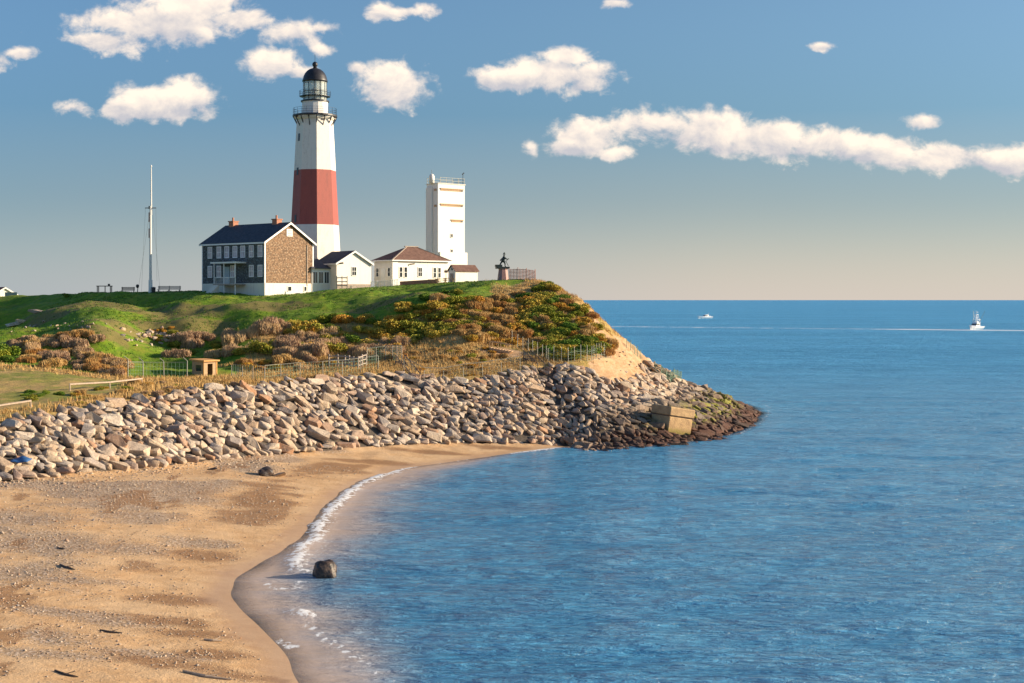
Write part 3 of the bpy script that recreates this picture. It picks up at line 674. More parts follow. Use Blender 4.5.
MB().tube((0, 0, zt2+1), (0, 0, zt2+2.4), .035).build('lightning_rod', M['black'], dome)
# slit windows on the faces turned to the left, and the round port under the gallery
def oct_face(fi, z, wd, h, name='window', mat='black', dz=0):
    f = z/zt_; r = rb+(rt-rb)*f; am = a0+2*math.pi*(fi+.5)/8; rm = r*math.cos(math.pi/8); c, s = math.cos(am), math.sin(am); tx, ty = -s, c
    mb = MB(); pts = []
    for zz in (z, z+h):
        q = (rb+(rt-rb)*zz/zt_)*math.cos(math.pi/8)
        for o, a in ((-.1, -wd/2), (.05, -wd/2), (.05, wd/2), (-.1, wd/2)): pts.append((c*(q+o)+tx*a, s*(q+o)+ty*a, zz))
    mb.quad_box(pts[:4]+pts[4:]); return mb.build(name, M[mat], lh)
for fi, py in ((-2, 142), (-2, 176), (-2, 223)): oct_face(fi, zy(py), .62, 1.3)
f0 = oct_face(0, zy(122), .75, .85, 'port_window')

# tall rectangular radar tower
def radar():
    Yr = 262.0; p = at(438.0, Yr); zb = gz(p.x, p.y)-.5; zz = lambda py: CAMZ+(HOR-py)*Yr/F-zb
    r = thing('radar_tower', 'tall plain white rectangular concrete tower with rail on its flat roof', 'tower', (p.x, p.y, zb), R(40))
    w_, l_ = 6.3, 3.5; top = zz(183.5)
    MB().box(0, w_, 0, l_, -2, top).build('wall', M['white'], r)
    MB().box(-.35, -.004, 1.5, 3.3, -2, zz(187)).build('side_shaft', M['white'], r)
    MB().box(.2, w_+.3, -.45, -.004, -2, zz(252)).box(w_+.004, w_+.4, .2, 3, -2, zz(254)).build('plinth', M['white'], r)
    mb = MB().box(-.12, w_+.12, -.12, l_+.12, top, top+.14); mb.build('roof_slab', M['conc_white'], r)
    for py, x0, x1 in ((188.5, .5, 5.9), (204, .5, 5.9), (219.5, 3.0, 5.9)):
        f = MB().box(x0, x1, -.16, -.004, zz(py)-.05, zz(py)+.14).build('slot_hood', M['wood_tan'], r)
        MB().box(x0+.1, x1-.1, -.07, -.004, zz(py)-.34, zz(py)-.06).build('slot', M['wood_tan'], f)
        MB().box(x1-.6, x1-.1, -.09, -.072, zz(py)-.32, zz(py)-.08).build('slot_opening', M['black'], f)
    for py in (189, 205): MB().box(-.08, -.004, .4, 1.1, zz(py)-.3, zz(py)+.1).build('side_slot', M['wood_tan'], r)
    for py in (234.5, 250): window(r, 'R', 3.2, zz(py)-.4, .40, .55, 0, 0, 'conc_white', 1)
    mb = MB(); zt = top+.14
    for z in (.5, 1.05):
        for a, b in (((.6, .1), (w_, .1)), ((w_, .1), (w_, l_)), ((w_, l_), (.1, l_)), ((.1, l_), (.1, 1.5))): mb.tube((*a, zt+z), (*b, zt+z), .04, n=4)
    for a in ((.6, .1), (2.0, .1), (3.4, .1), (4.8, .1), (w_, .1), (w_, 1.8), (w_, l_), (4.6, l_), (3.1, l_), (1.6, l_), (.1, l_), (.1, 2.5)): mb.tube((*a, zt), (*a, zt+1.1), .045, n=4)
    mb.build('roof_railing', M['steel'], r)
    MB().lathe([(.5, zt), (.5, zt+1.3), (.36, zt+1.6), (.12, zt+1.75)], 12, -.25, 1.6).build('vent_housing', M['white'], r, True)
    MB().tube((-.25, 1.6, zt+1.7), (-.25, 1.6, zt+2.5), .04).build('aerial', M['steel'], r)
    MB().tube((w_-.2, .3, zt), (w_-.2, .3, zt+2.1), .05).tube((w_-.35, .3, zt+1.9), (w_+.05, .3, zt+2.2), .10).build('light_mast', M['black'], r)
radar()

# white building with a brown hipped roof
def hip():
    Yh = 243.0; p = at(392.8, Yh); zb = gz(p.x, p.y)-.3; zz = lambda py: CAMZ+(HOR-py)*Yh/F-zb
    r = thing('hip_roofed_house', 'low cream white house with brown hipped roof between lighthouse and white tower', 'house', (p.x, p.y, zb), R(40))
    w_, l_ = 12.0, 5.6; ze = zz(260); zr = zz(245.6)
    MB().box(0, w_, 0, l_, -1.5, ze).build('wall', M['cream'], r)
    o = .5; e = [(-o, -o), (w_+o, -o), (w_+o, l_+o), (-o, l_+o)]; c0, c1 = (w_/2-1.0, l_/2), (w_/2+1.0, l_/2)
    V_ = [(*q, ze) for q in e]+[(*c0, zr), (*c1, zr)]+[(*q, ze-.12) for q in e]
    mb = MB(); mb.v = V_; mb.f = [(0, 1, 5, 4), (1, 2, 5), (2, 3, 4, 5), (3, 0, 4), (6, 7, 1, 0), (7, 8, 2, 1), (8, 9, 3, 2), (9, 6, 0, 3), (9, 8, 7, 6)]
    rf = mb.build('roof', M['roof_brown'], r)
    mb = MB().bar((-o, -o, ze+.02), (*c0, zr+.05), .22, .12).bar((w_+o, -o, ze+.02), (*c1, zr+.05), .2, .1).bar((c0[0]-.5, c0[1], zr+.06), (c1[0]+.4, c1[1], zr+.06), .3, .16); mb.build('ridge_cap', M['wood_grey'], rf)
    mb = MB(); mb.box(-o-.03, w_+o+.03, -o-.05, -o+.02, ze-.16, ze+.03).box(-o-.05, -o+.02, -o, l_+o, ze-.16, ze+.03); mb.build('gutter', M['trim'], r)
    for a in (1.7, 2.7, 9.0, 10.0): window(r, 'R', a, zz(277), .55, 1.7, 0, 0)
    for a in (5.8,): window(r, 'R', a, zz(276), .8, 1.5, 0, 1)
    for a in (1.1, 4.6): window(r, 'L', a, zz(276), .6, 1.4, 0, 0)
    MB().box(-.06, -.004, 2.3, 3.5, zz(287), zz(268)).build('door', M['trim'], r)
    MB().box(-.12, 1.0, -.12, -.004, 0, ze-.2).build('corner_board', M['trim'], r)
    MB().bar((3.4, -.1, ze-.7), (4.2, -.6, ze-.6), .12, .2).build('wall_lamp', M['black'], r)
hip()
# small white gabled building right of the keeper's house, with its glazed wing
def annex():
    Ya = 236.0; p = at(336.6, Ya); zb = gz(p.x, p.y)-.3; zz = lambda py: CAMZ+(HOR-py)*Ya/F-zb
    r = thing('gabled_annex', 'small cream gabled building with dark roof and low glazed wing beside keepers house', 'building', (p.x, p.y, zb), R(38))
    w_, l_ = 6.8, 7.0
    gable_house(r, w_, l_, zz(263), zz(251.2), M['cream'], M['roof_dark'], None, None, .35, -1.5)
    window(r, 'R', 3.4, zz(275), .8, 1.35, 0, 1)
    MB().box(-.02, w_+.02, -.05, -.004, -1.0, zz(284)).build('brick_base', M['wood_grey'], r)
    MB().bar((.3, -.05, zz(263.5)), (.9, -.7, zz(263)), .15, .25).build('wall_lamp', M['black'], r)
    # low wing to the left
    MB().box(-3.5, -.004, 2.2, 6.0, -1.0, zz(268.6)).build('wing_wall', M['cream'], r)
    mb = MB(); z0, z1 = zz(268.6), zz(261.5)
    mb.poly([(-3.7, 1.8, z0-.02), (-3.7, 6.3, z1+.5), (-3.7, 6.3, z1+.65), (-3.7, 1.8, z0+.14)], (3.7, 0, 0)); mb.build('wing_roof', M['roof_dark'], r)
    for a in (-2.85, -1.75, -.65):
        f = MB().box(a-.5, a+.5, 2.13, 2.196, zz(284), zz(271)).build('glazed_door', M['trim'], r)
        MB().box(a-.38, a-.05, 2.10, 2.126, zz(283), zz(272)).box(a+.05, a+.38, 2.10, 2.126, zz(283), zz(272)).build('pane', M['glass'], f)
annex()
def shed():
    Ys = 240.0; p = at(455.5, Ys); zb = gz(p.x, p.y)-.2; zz = lambda py: CAMZ+(HOR-py)*Ys/F-zb
    r = thing('small_shed', 'smallest white shed with brown gable roof at foot of the white tower', 'shed', (p.x, p.y, zb), R(38))
    w_, l_ = 4.7, 2.1; ze = zz(270.6); zr = zz(265.3)
    mb = MB(); mb.poly([(0, 0, -1), (0, l_, -1), (0, l_, ze), (0, l_/2, zr), (0, 0, ze)], (w_, 0, 0)); mb.build('wall', M['white'], r)
    mb = MB(); o = .22; sl = (zr-ze)/(l_/2)
    for s in (0, 1):
        y0 = -o if s == 0 else l_+o; zz0 = ze-sl*o+.02
        mb.poly([(-o, y0, zz0), (-o, l_/2, zr+.02), (-o, l_/2, zr+.14), (-o, y0, zz0+.12)], (w_+2*o, 0, 0))
    mb.build('roof', M['roof_brown'], r)
    MB().box(-.05, -.004, .6, 1.5, 0, 1.75).build('door', M['wood_grey'], r)
    MB().box(-.05, -.004, .85, 1.25, ze+.1, ze+.4).build('gable_vent', M['black'], r)
    MB().box(2.2, 2.7, -.12, -.004, .2, .5).build('meter_box', M['steel'], r)
shed()
def far_house():
    p = at(-8, 300); zb = CAMZ+(HOR-300.5)*300/F
    r = thing('far_white_house', 'small white house with red roof far off at the left end of the hill', 'house', (p.x, p.y, zb-1), R(40))
    gable_house(r, 5.5, 7, 2.1, 3.7, M['cream'], M['roof_red'], None, None, .3, -3)
    window(r, 'R', 2.7, 1.1, .6, .8, 0, 0)
far_house()

# ------------------------------------------------------------------ monument
def person_mesh(name, joints, edges, radii, mat, parent):
    me = bpy.data.meshes.new(name); me.from_pydata(joints, edges, []); me.update()
    o = link(bpy.data.objects.new(name, me), parent); sk = o.modifiers.new('skin', 'SKIN'); 
    if not me.skin_vertices: me.skin_vertices.new()
    for i, r in enumerate(radii): me.skin_vertices[0].data[i].radius = (r, r); me.skin_vertices[0].data[i].use_root = (i == 0)
    ss = o.modifiers.new('sub', 'SUBSURF'); ss.levels = ss.render_levels = 1
    dg = bpy.context.evaluated_depsgraph_get(); m2 = bpy.data.meshes.new_from_object(o.evaluated_get(dg)); o.modifiers.clear(); o.data = m2
    m2.materials.clear(); m2.materials.append(mat); return o
def monument():
    Ym = 229.0; p = at(503, Ym); zb = p.z-.3; zz = lambda py: CAMZ+(HOR-py)*Ym/F-zb
    r = thing('fisherman_memorial', 'bronze statue of a figure hauling a line on a tapering pink granite pedestal', 'monument', (p.x, p.y, zb), R(12))
    z1 = zz(267.5)
    MB().lathe([(1.08, -.5), (1.0, .0), (.72, z1-.35), (.80, z1-.2)], 8, 0, 0, R(22)).build('pedestal', M['granite'], r)
    MB().box(-1.15, 1.0, -.6, .6, z1-.2, z1+.12).box(-1.25, -.2, -.5, .5, z1+.12, z1+.45).build('ledge', M['bronze'], r)
    z = z1+.12
    J = [(0, 0, z+.95), (.03, 0, z+1.25), (.12, 0, z+1.5), (.16, 0, z+1.66), (.2, 0, z+1.84), (.21, 0, z+1.99),
         (-.16, .05, z+.9), (-.38, .1, z+.5), (-.62, .1, z+.06), (.15, -.05, z+.88), (.34, -.1, z+.48), (.30, -.1, z+.06),
         (.02, .22, z+1.45), (-.25, .28, z+1.2), (-.5, .15, z+1.0), (.3, -.2, z+1.42), (.62, -.22, z+1.2), (1.0, -.15, z+1.32), (-.8, .1, z+.06), (.5, -.1, z+.06)]
    E = [(0,1),(1,2),(2,3),(3,4),(4,5),(0,6),(6,7),(7,8),(0,9),(9,10),(10,11),(2,12),(12,13),(13,14),(2,15),(15,16),(16,17),(8,18),(11,19)]
    rad = [.2,.2,.21,.09,.14,.1,.13,.1,.07,.13,.1,.07,.1,.075,.05,.1,.075,.05,.06,.06]
    rad = [x*1.25 for x in rad]
    person_mesh('statue', J, E, rad, M['bronze'], r)
    MB().lathe([(.30, z+2.0), (.22, z+2.06), (.14, z+2.22), (.05, z+2.35)], 10, .21, 0).build('hat', M['bronze'], r)
    MB().tube((.95, -.15, z+1.35), (.45, -.2, z+.9), .045).tube((.45, -.2, z+.9), (-.5, .15, z+1.02), .04).tube((.45, -.2, z+.9), (.9, 0, z+.1), .05).build('hauling_line', M['bronze'], r)
monument()

# ------------------------------------------------------------------ fences
def fence(name, label, pts, post_h, post_r, step, mat, rails=(), mesh=None, cat='fence', group=None, postmat=None, arm=False, minposts=2, rail_r=.022, mesh_gap=.45, postkind='post', slab=False):
    """pts: ground points; posts follow the ground"""
    root = thing(name, label, cat, pts[0], 0, group); P0 = pts[0]
    ds = [0]
    for a, b in zip(pts, pts[1:]): ds.append(ds[-1]+(b-a).to_2d().length)
    n = max(minposts, int(round(ds[-1]/step))+1); Q = []
    for i in range(n):
        s = ds[-1]*i/(n-1); x = np.interp(s, ds, [q.x for q in pts]); y = np.interp(s, ds, [q.y for q in pts]); Q.append(Vector((x, y, gz(x, y)))-P0)
    for i, q in enumerate(Q):
        mb = MB(); ln = Vector((random.uniform(-.05, .05), random.uniform(-.05, .05), post_h*random.uniform(.94, 1.06)))
        mb.tube(q-Vector((0, 0, .5)), q+ln, post_r, n=6)
        if arm: mb.tube(q+ln, q+ln+Vector((-.45, -.2, .4)), post_r*.8, n=5)
        mb.build(postkind, M[postmat or mat], root)
    for zr in rails:
        mb = MB()
        for a, b in zip(Q, Q[1:]): mb.tube(a+Vector((0, 0, zr)), b+Vector((0, 0, zr+random.uniform(-.04, .04))), rail_r, n=5)
        mb.build('rail', M[mat], root)
    if mesh:
        mb = MB()
        for a, b in zip(Q, Q[1:]):
            L = (b-a).length; k = max(2, int(L/mesh_gap))
            for i in range(1, k): c = a.lerp(b, i/k); mb.tube(c+Vector((0, 0, .03)), c+Vector((0, 0, mesh[0])), mesh[1], n=3)
            for i in range(int(mesh[0]/mesh_gap)+1): z = .05+i*mesh_gap; mb.tube(a+Vector((0, 0, z)), b+Vector((0, 0, z)), mesh[1], n=3)
        mb.build('wire_mesh', M[mesh[2]], root)
    return root
H = hit
fence('pipe_rail', 'long bleached white pipe rail in dry grass above the rock revetment', [H(70,391), H(95,389), H(118,387), H(142,384.5)], .75, .09, 6, 'driftwood', (.68,), cat='rail', rail_r=.11)
fence('pipe_rail', 'short bleached white pipe rail at the near left end of the field', [H(-12,414), H(12,411), H(31,408)], .7, .09, 3.2, 'driftwood', (.62,), cat='rail', rail_r=.11)
fence('chain_link_fence', 'chain link fence with angled grey posts across the green hollow left of yellow booth', [H(128,378), H(146,378), H(163,378), H(187,378)], 2.1, .075, 2.6, 'steel', (1.95,), (1.9, .014, 'fencewire'), arm=True, postmat='steel')
fence('chain_link_fence', 'low chain link fence running through tan brush right of the yellow booth', [H(232,379), H(262,381), H(290,379), H(320,377), H(345,374), H(378,370)], 1.7, .05, 2.9, 'steel', (1.75,), (1.75, .016, 'fencewire'))
fence('split_rail_fence', 'short weathered wooden three rail fence where the revetment turns', [H(329,368), H(344,368), H(356,370), H(366,367)], 1.7, .13, 1.9, 'wood_grey', (.5, 1.0, 1.5), rail_r=.085)
fence('chain_link_fence', 'tall dark chain link fence on top of rocks beside the wooden rail fence', [H(367,366), H(378,364), H(390,362), H(402,363)], 2.3, .05, 1.5, 'steel', (2.2,), (2.2, .018, 'fencewire'), mesh_gap=.3)
fence('chain_link_fence', 'wire fence along tops of rocks below the straw coloured slope', [H(404,372), H(424,383), H(455,382), H(485,376), H(520,371)], 1.5, .035, 3, 'steel', (1.8,), (1.8, .014, 'steel'))
fence('wire_fence', 'green wire fence among shrubs at the foot of the bluff above the rocks', [H(546,361), H(565,364), H(590,362), H(611,359)], 2.0, .045, 1.1, 'fencewire', (1.2,), (1.7, .016, 'fencewire'), postmat='steel')
fence('wire_fence', 'grey post and wire fence climbing beside the sandy path on the bluff', [H(512,345), H(527,352), H(540,358), H(548,362)], 1.9, .045, 1.4, 'steel', (1.3,), postmat='steel')
fence('wire_fence', 'green mesh fence at the seaward end of the bluff near the point', [H(655,374), H(664,379), H(672,382), H(681,383)], 1.8, .07, .9, 'fencewire', (1.3, .6), (1.7, .05, 'fencewire'), mesh_gap=.3)
fence('wire_fence', 'thin green wire fence on the right hand edge of bare bluff', [H(627,348), H(634,354), H(641,360)], 1.5, .05, 1.2, 'fencewire', (1.1,), (1.3, .02, 'fencewire'))
fence('picket_fence', 'reddish slatted snow fence on the crest behind the bronze memorial', [at(509,228), at(516,228), at(526,227.5), at(535.5,227)], 1.9, .06, 1.5, 'snowfence', (.5, 1.6), (1.75, .05, 'snowfence'), mesh_gap=.22)
fence('picket_fence', 'low white picket fence in front of the brown roofed house', [at(371,238), at(385,238), at(398,238)], 1.15, .06, 1.3, 'trim', (.3, .95), (1.1, .03, 'trim'), mesh_gap=.25)
mb = MB(); a = at(400, 238.5); b = at(437, 238.5)
wall_ = MB().bar(a+Vector((0, 0, .3)), b+Vector((0, 0, .35)), .4, .8).build('brick_wall', M['chimney']); tag(wall_, 'low orange brick wall at the foot of the brown roofed house', 'wall')
# boardwalk steps down the bluff and through the rocks
def stairs(p, q, n, w, label, mat):
    r = thing('wooden_steps', label, 'steps', p); p0 = Vector((0, 0, 0)); d = q-p; dh = Vector((d.x, d.y, 0)); side = Vector((-dh.y, dh.x, 0)).normalized()*w/2
    mb = MB()
    for k in range(n):
        c = d*(k/(n-1))+Vector((0, 0, .25)); e = dh.normalized()*.17
        mb.quad_box([c-side-e, c+side-e, c+side+e, c-side+e, c-side-e+Vector((0,0,.1)), c+side-e+Vector((0,0,.1)), c+side+e+Vector((0,0,.1)), c-side+e+Vector((0,0,.1))])
    mb.build('treads', M[mat], r)
    for s in (-1, 1):
        MB().bar(side*s*1.05+Vector((0,0,.15)), d+side*s*1.05+Vector((0,0,.15)), .1, .3).build('stringer', M[mat], r)
        mb = MB().bar(side*s+Vector((0,0,1.15)), d+side*s+Vector((0,0,1.15)), .07, .09)
        for k in range(0, n, 3): c = d*(k/(n-1))+side*s; mb.tube(c, c+Vector((0,0,1.2)), .045, n=5)
        mb.build('handrail', M[mat], r)
stairs(H(400,364), H(416,384), 14, 1.2, 'dark wooden steps going down through the rocks beside the chain link fence', 'wood_dark')
stairs(H(491,350), H(511,354), 8, 1.4, 'pale wooden steps on the sandy path across the straw slope', 'wood_tan')
stairs(H(527,359), H(541,372), 10, 1.0, 'dark narrow steps between the bluff shrubs and the rock revetment', 'wood_dark')

# ------------------------------------------------------------------ booth, flagpole, benches, sign
def booth():
    p = at(204, 177); zb = gz(p.x, p.y)-.15
    r = thing('lookout_booth', 'small tan plywood booth with flat roof standing in the green hollow', 'booth', (p.x, p.y, zb), R(50))
    w_, l_, h = 2.0, 2.4, 2.05
    mb = MB(); t = .1     # walls built round a doorway (right wall) and a window (left wall)
    mb.box(0, .55, 0, t, -.5, h).box(1.35, w_, 0, t, -.5, h).box(.55, 1.35, 0, t, 1.75, h)
    mb.box(0, t, t, l_, -.5, .8).box(0, t, t, .55, .8, h).box(0, t, 1.7, l_, .8, h).box(0, t, .55, 1.7, 1.6, h)
    mb.box(w_-t, w_, t, l_, -.5, h).box(t, w_-t, l_-t, l_, -.5, h); mb.build('wall', M['wood_tan'], r)
    MB().box(t, w_-t, t, l_-t, .0, .06).build('floor', M['wood_dark'], r)
    MB().quad_box([(-.25,-.3,h-.02),(w_+.25,-.3,h-.02),(w_+.25,l_+.3,h+.1),(-.25,l_+.3,h+.1),(-.25,-.3,h+.16),(w_+.25,-.3,h+.16),(w_+.25,l_+.3,h+.28),(-.25,l_+.3,h+.28)]).build('roof', M['wood_orange'], r)
    MB().box(.03, .07, .6, 1.65, .82, 1.58).build('window', M['glass'], r)
    MB().box(-.05, -.004, -.02, .12, -.4, h-.03).box(w_-.12, w_+.03, -.06, -.004, -.4, h-.03).build('corner_post', M['wood_orange'], r)
booth()
def flagpole():
    Y = 236; p = at(150.5, Y); r = thing('flagpole', 'tall white flagpole with yardarm and stays on the hill crest', 'flagpole', p, 0)
    zz = lambda py: CAMZ+(HOR-py)*Y/F-p.z
    MB().tube((0, 0, -.5), (0, 0, zz(280)), .34, .32, 10).build('base', M['trim'], r)
    MB().tube((0, 0, zz(280)), (0, 0, zz(206)), .23, .17, 10).build('mast', M['white'], r)
    MB().tube((.12, 0, zz(215)), (.12, 0, zz(167)), .13, .07, 10).lathe([(.1, zz(167)), (.14, zz(166)), (.05, zz(165))], 8, .12, 0).build('topmast', M['white'], r)
    MB().tube((-.9, 0, zz(208)), (.95, 0, zz(208)), .07).tube((-.2, 0, zz(209)), (-.2, 0, zz(206)), .12).build('yardarm', M['wood_dark'], r)
    for a, b in (((-.85, 0, zz(208)), (-1.6, .3, 0)), ((.9, 0, zz(208)), (1.0, .3, 2)), ((0, 0, zz(207)), (-2.4, 1, 0)), ((0, 0, zz(190)), (1.4, 1, 0))): MB().tube(a, b, .016, n=3).build('halyard', M['steel'], r)
    for z in (zz(222), zz(238)): MB().tube((-.22, -.1, z), (-.22, -.1, z+1.6), .08).build('mast_fitting', M['snowfence'], r)
flagpole()
def bench(px, Y, w_, label, rz=0, slats=3, mat='wood_dark'):
    p = at(px, Y); r = thing('park_bench', label, 'bench', p, rz, 'benches on the hill crest')
    MB().box(-w_/2, w_/2, -.25, .25, .44, .52).build('seat', M[mat], r)
    mb = MB()
    for k in range(slats): mb.box(-w_/2, w_/2, .26, .31, .6+k*.17, .72+k*.17)
    mb.build('backrest', M[mat], r)
    n = max(2, int(w_/1.6)+1)
    for k in range(n):
        x = -w_/2+.15+(w_-.3)*k/(n-1); MB().box(x-.05, x+.05, -.22, -.12, -.3, .44).box(x-.05, x+.05, .2, .26, -.3, 1.1).build('leg', M[mat], r)
bench(128, 238, 2.2, 'short dark bench on the crest left of the flagpole', .15)
bench(169, 236, 3.9, 'long pale slatted bench on the crest between flagpole and house', -.1, 3, 'wood_grey')
p = at(104.5, 238); r = thing('picnic_table', 'dark tall legged table with flat top standing on the hill crest', 'table', p)
MB().box(-1.25, 1.25, -.5, .5, 1.05, 1.18).build('tabletop', M['wood_dark'], r)
for x, y in ((-1.1, -.4), (1.1, -.4), (-1.1, .4), (1.1, .4), (.1, 0)): MB().box(x-.06, x+.06, y-.06, y+.06, -.4, 1.05).build('leg', M['wood_dark'], r)
MB().box(.6, .9, -.15, .15, 1.18, 1.5).build('box_viewer', M['black'], r)
def telescope(px, Y, label, h=1.3):
    r = thing('viewing_telescope', label, 'telescope', at(px, Y), 0, 'coin telescopes'); MB().lathe([(.22, -.3), (.2, .1), (.07, .18), (.06, h-.4)], 10).build('stand', M['steel'], r)
    MB().lathe([(.12, h-.4), (.26, h-.2), (.28, h+.05), (.14, h+.22)], 10).tube((0, -.35, h-.05), (0, .35, h-.05), .12).build('viewer', M['black'], r)
telescope(137.5, 238, 'dark coin telescope on a stand between the short bench and the flagpole')
r = thing('trash_bin', 'small black bin at the foot of the flagpole', 'bin', at(153.5, 235)); MB().lathe([(.3, -.2), (.36, .75)], 12).build('body', M['black'], r); MB().lathe([(.39, .75), (.36, .85), (.15, .95)], 12).build('lid', M['black'], r)
p = at(11, 262); r = thing('info_sign', 'grey low panel sign on the crest below the far white house', 'sign', (p.x, p.y, p.z), .1)
MB().box(-1.1, 1.1, -.05, .05, .35, 1.1).build('panel', M['signblue'], r)
for x in (-.9, .9): MB().box(x-.05, x+.05, .055, .14, -.4, 1.1).build('post', M['wood_grey'], r)
# picnic benches and posts in front of the brown roofed house
def picnic(px, Y, label):
    r = thing('picnic_table', label, 'table', at(px, Y), random.uniform(-.3, .3), 'picnic tables by the brown roofed house')
    MB().box(-.95, .95, -.4, .4, .72, .80).build('tabletop', M['wood_tan'], r)
    for y in (-.75, .75): MB().box(-.95, .95, y-.13, y+.13, .42, .48).build('seat', M['wood_tan'], r)
    for x in (-.7, .7): MB().bar((x, -.65, -.15), (x, .25, .72), .08, .1).bar((x+.09, .65, -.15), (x+.09, -.25, .72), .08, .1).build('leg', M['wood_tan'], r)
picnic(434, 236, 'wooden picnic table nearest the brick wall by the brown roofed house')
picnic(441, 235, 'wooden picnic table in the middle by the brown roofed house')
picnic(449, 236.5, 'wooden picnic table closest to the smallest shed')
for px, Y, lab in ((342, 232, 'weathered wooden gate frame before the cream gabled building'),):
    r = thing('gate_frame', lab, 'gate', at(px, Y)); 
    for x in (-.85, 0, .85): MB().box(x-.06, x+.06, -.06, .06, -.4, 2.3).build('post', M['wood_grey'], r)
    for z in (.7, 1.3, 1.95): MB().box(-.8, .8, .065, .11, z, z+.16).build('crossbar', M['wood_grey'], r)
r = thing('utility_post', 'thin post with a small box beside the tower shed', 'post', at(446, 237)); MB().tube((0,0,-.3), (0,0,2.3), .05).build('post', M['steel'], r); MB().box(-.3, .3, -.15, .15, 1.7, 2.1).build('control_box', M['wood_tan'], r)

# ------------------------------------------------------------------ concrete block fallen on the point
def bunker():
    p = H(672, 432); r = thing('concrete_bunker', 'large tilted tan concrete bunker stranded among the rocks at the point', 'bunker', (p.x+.1, p.y+1.2, p.z-.3), R(33)); r.rotation_euler = (R(2), R(9), R(33)); r.scale = (.9, .9, .9)
    m, t, b = newmat('weathered_concrete'); q = t.coord('Object'); n = t.noise(q, 1.2, 6, .65); n2_ = t.noise(q, 8, 4, .6); z = t.sep(q)[2]
    c = t.mix(t.ramp(n, .35, .65), (.60, .40, .20), (.42, .27, .14)); c = t.mix(t.ramp(n2_, .5, .7, 0, .4), c, (.2, .13, .09))
    c = t.mix(t.ramp(t.add(z, t.mul(n, 1.6)), .9, 1.9, .85, 0), c, (.20, .17, .03)); t.put(b.inputs['Base Color'], c); b.inputs['Roughness'].default_value = .9; t.put(b.inputs['Normal'], t.bump(t.add(n2_, n), .7, .1))
    MB().box(-2.2, 2.0, -1.7, 2.2, -1.0, 2.3).build('chamber', m, r, bevel=.12)
    MB().box(-2.35, 2.15, -1.85, 2.35, 2.36, 3.6).build('cap', m, r, bevel=.14)
    MB().box(-2.15, 1.95, -1.6, 2.15, 2.25, 2.4).build('firing_slit', M['black'], r)
bunker()

# ------------------------------------------------------------------ rocks
def rock_mat():
    m, t, b = newmat('granite_boulder'); q = t.coord('Object'); P = t.pos(); rn = t.rnd(); rs = t.attr('tone', 'Fac'); rr = t.m('FRACT', t.add(rn, rs))
    rr2 = t.m('FRACT', t.mul(rr, 7.31)); n = t.noise(P, 1.3, 5, .65); nf = t.noise(P, 7, 5, .65)
    cr = t.n.new('ShaderNodeValToRGB'); t.put(cr.inputs[0], rr); el = cr.color_ramp.elements; cr.color_ramp.interpolation = 'LINEAR'
    cols = [(0, (.60, .45, .29)), (.18, (.46, .32, .20)), (.32, (.64, .51, .37)), (.45, (.36, .31, .28)), (.58, (.56, .37, .21)), (.70, (.68, .56, .43)), (.8, (.48, .37, .28)), (.9, (.50, .24, .10)), (1, (.27, .24, .23))]
    cols = [(p_, tuple(.86*x_+.14*(sum(c_)/3) for x_ in c_)) for p_, c_ in cols]; el[0].position = 0; el[0].color = (*cols[0][1], 1); el[1].position = 1; el[1].color = (*cols[-1][1], 1)
    for ps, c in cols[1:-1]: e = el.new(ps); e.color = (*c, 1)
    c = t.mix(t.ramp(n, .42, .66, 0, .5), cr.outputs[0], (.24, .17, .12)); c = t.mix(t.ramp(nf, .5, .72, 0, .6), c, (.16, .12, .10)); c = t.mix(t.ramp(nf, .46, .30, 0, .45), c, (.66, .56, .44))
    x, y, z = t.sep(P)[:3]; zn = t.add(z, t.mul(t.sub(n, .5), 2.6))
    seaward = t.ramp(x, 3, 15)       # tidal staining only where the sea reaches the stones
    c = t.mix(t.mul(seaward, t.ramp(zn, 4.6, 2.8, 0, .72)), c, t.mix(rr2, (.04, .03, .025), (.15, .085, .045)))
    alg = t.mul(t.ramp(t.add(x, t.mul(n, 12)), 20, 30), t.mul(t.ramp(zn, .9, 1.5), t.ramp(zn, 3.6, 2.4))); c = t.mix(t.mul(alg, t.mul(t.m('GREATER_THAN', rr2, .45), t.ramp(nf, .35, .55, .3, .9))), c, (.24, .24, .012))
    c = t.mix(t.mul(seaward, t.ramp(zn, 1.9, .9, 0, .85)), c, t.mix(rr2, (.11, .038, .02), (.03, .014, .012)))
    t.put(b.inputs['Base Color'], c); b.inputs['Roughness'].default_value = .85
    t.put(b.inputs['Normal'], t.bump(t.add(t.mul(nf, .5), n), .8, .18)); return m
M['rock'] = rock_mat()
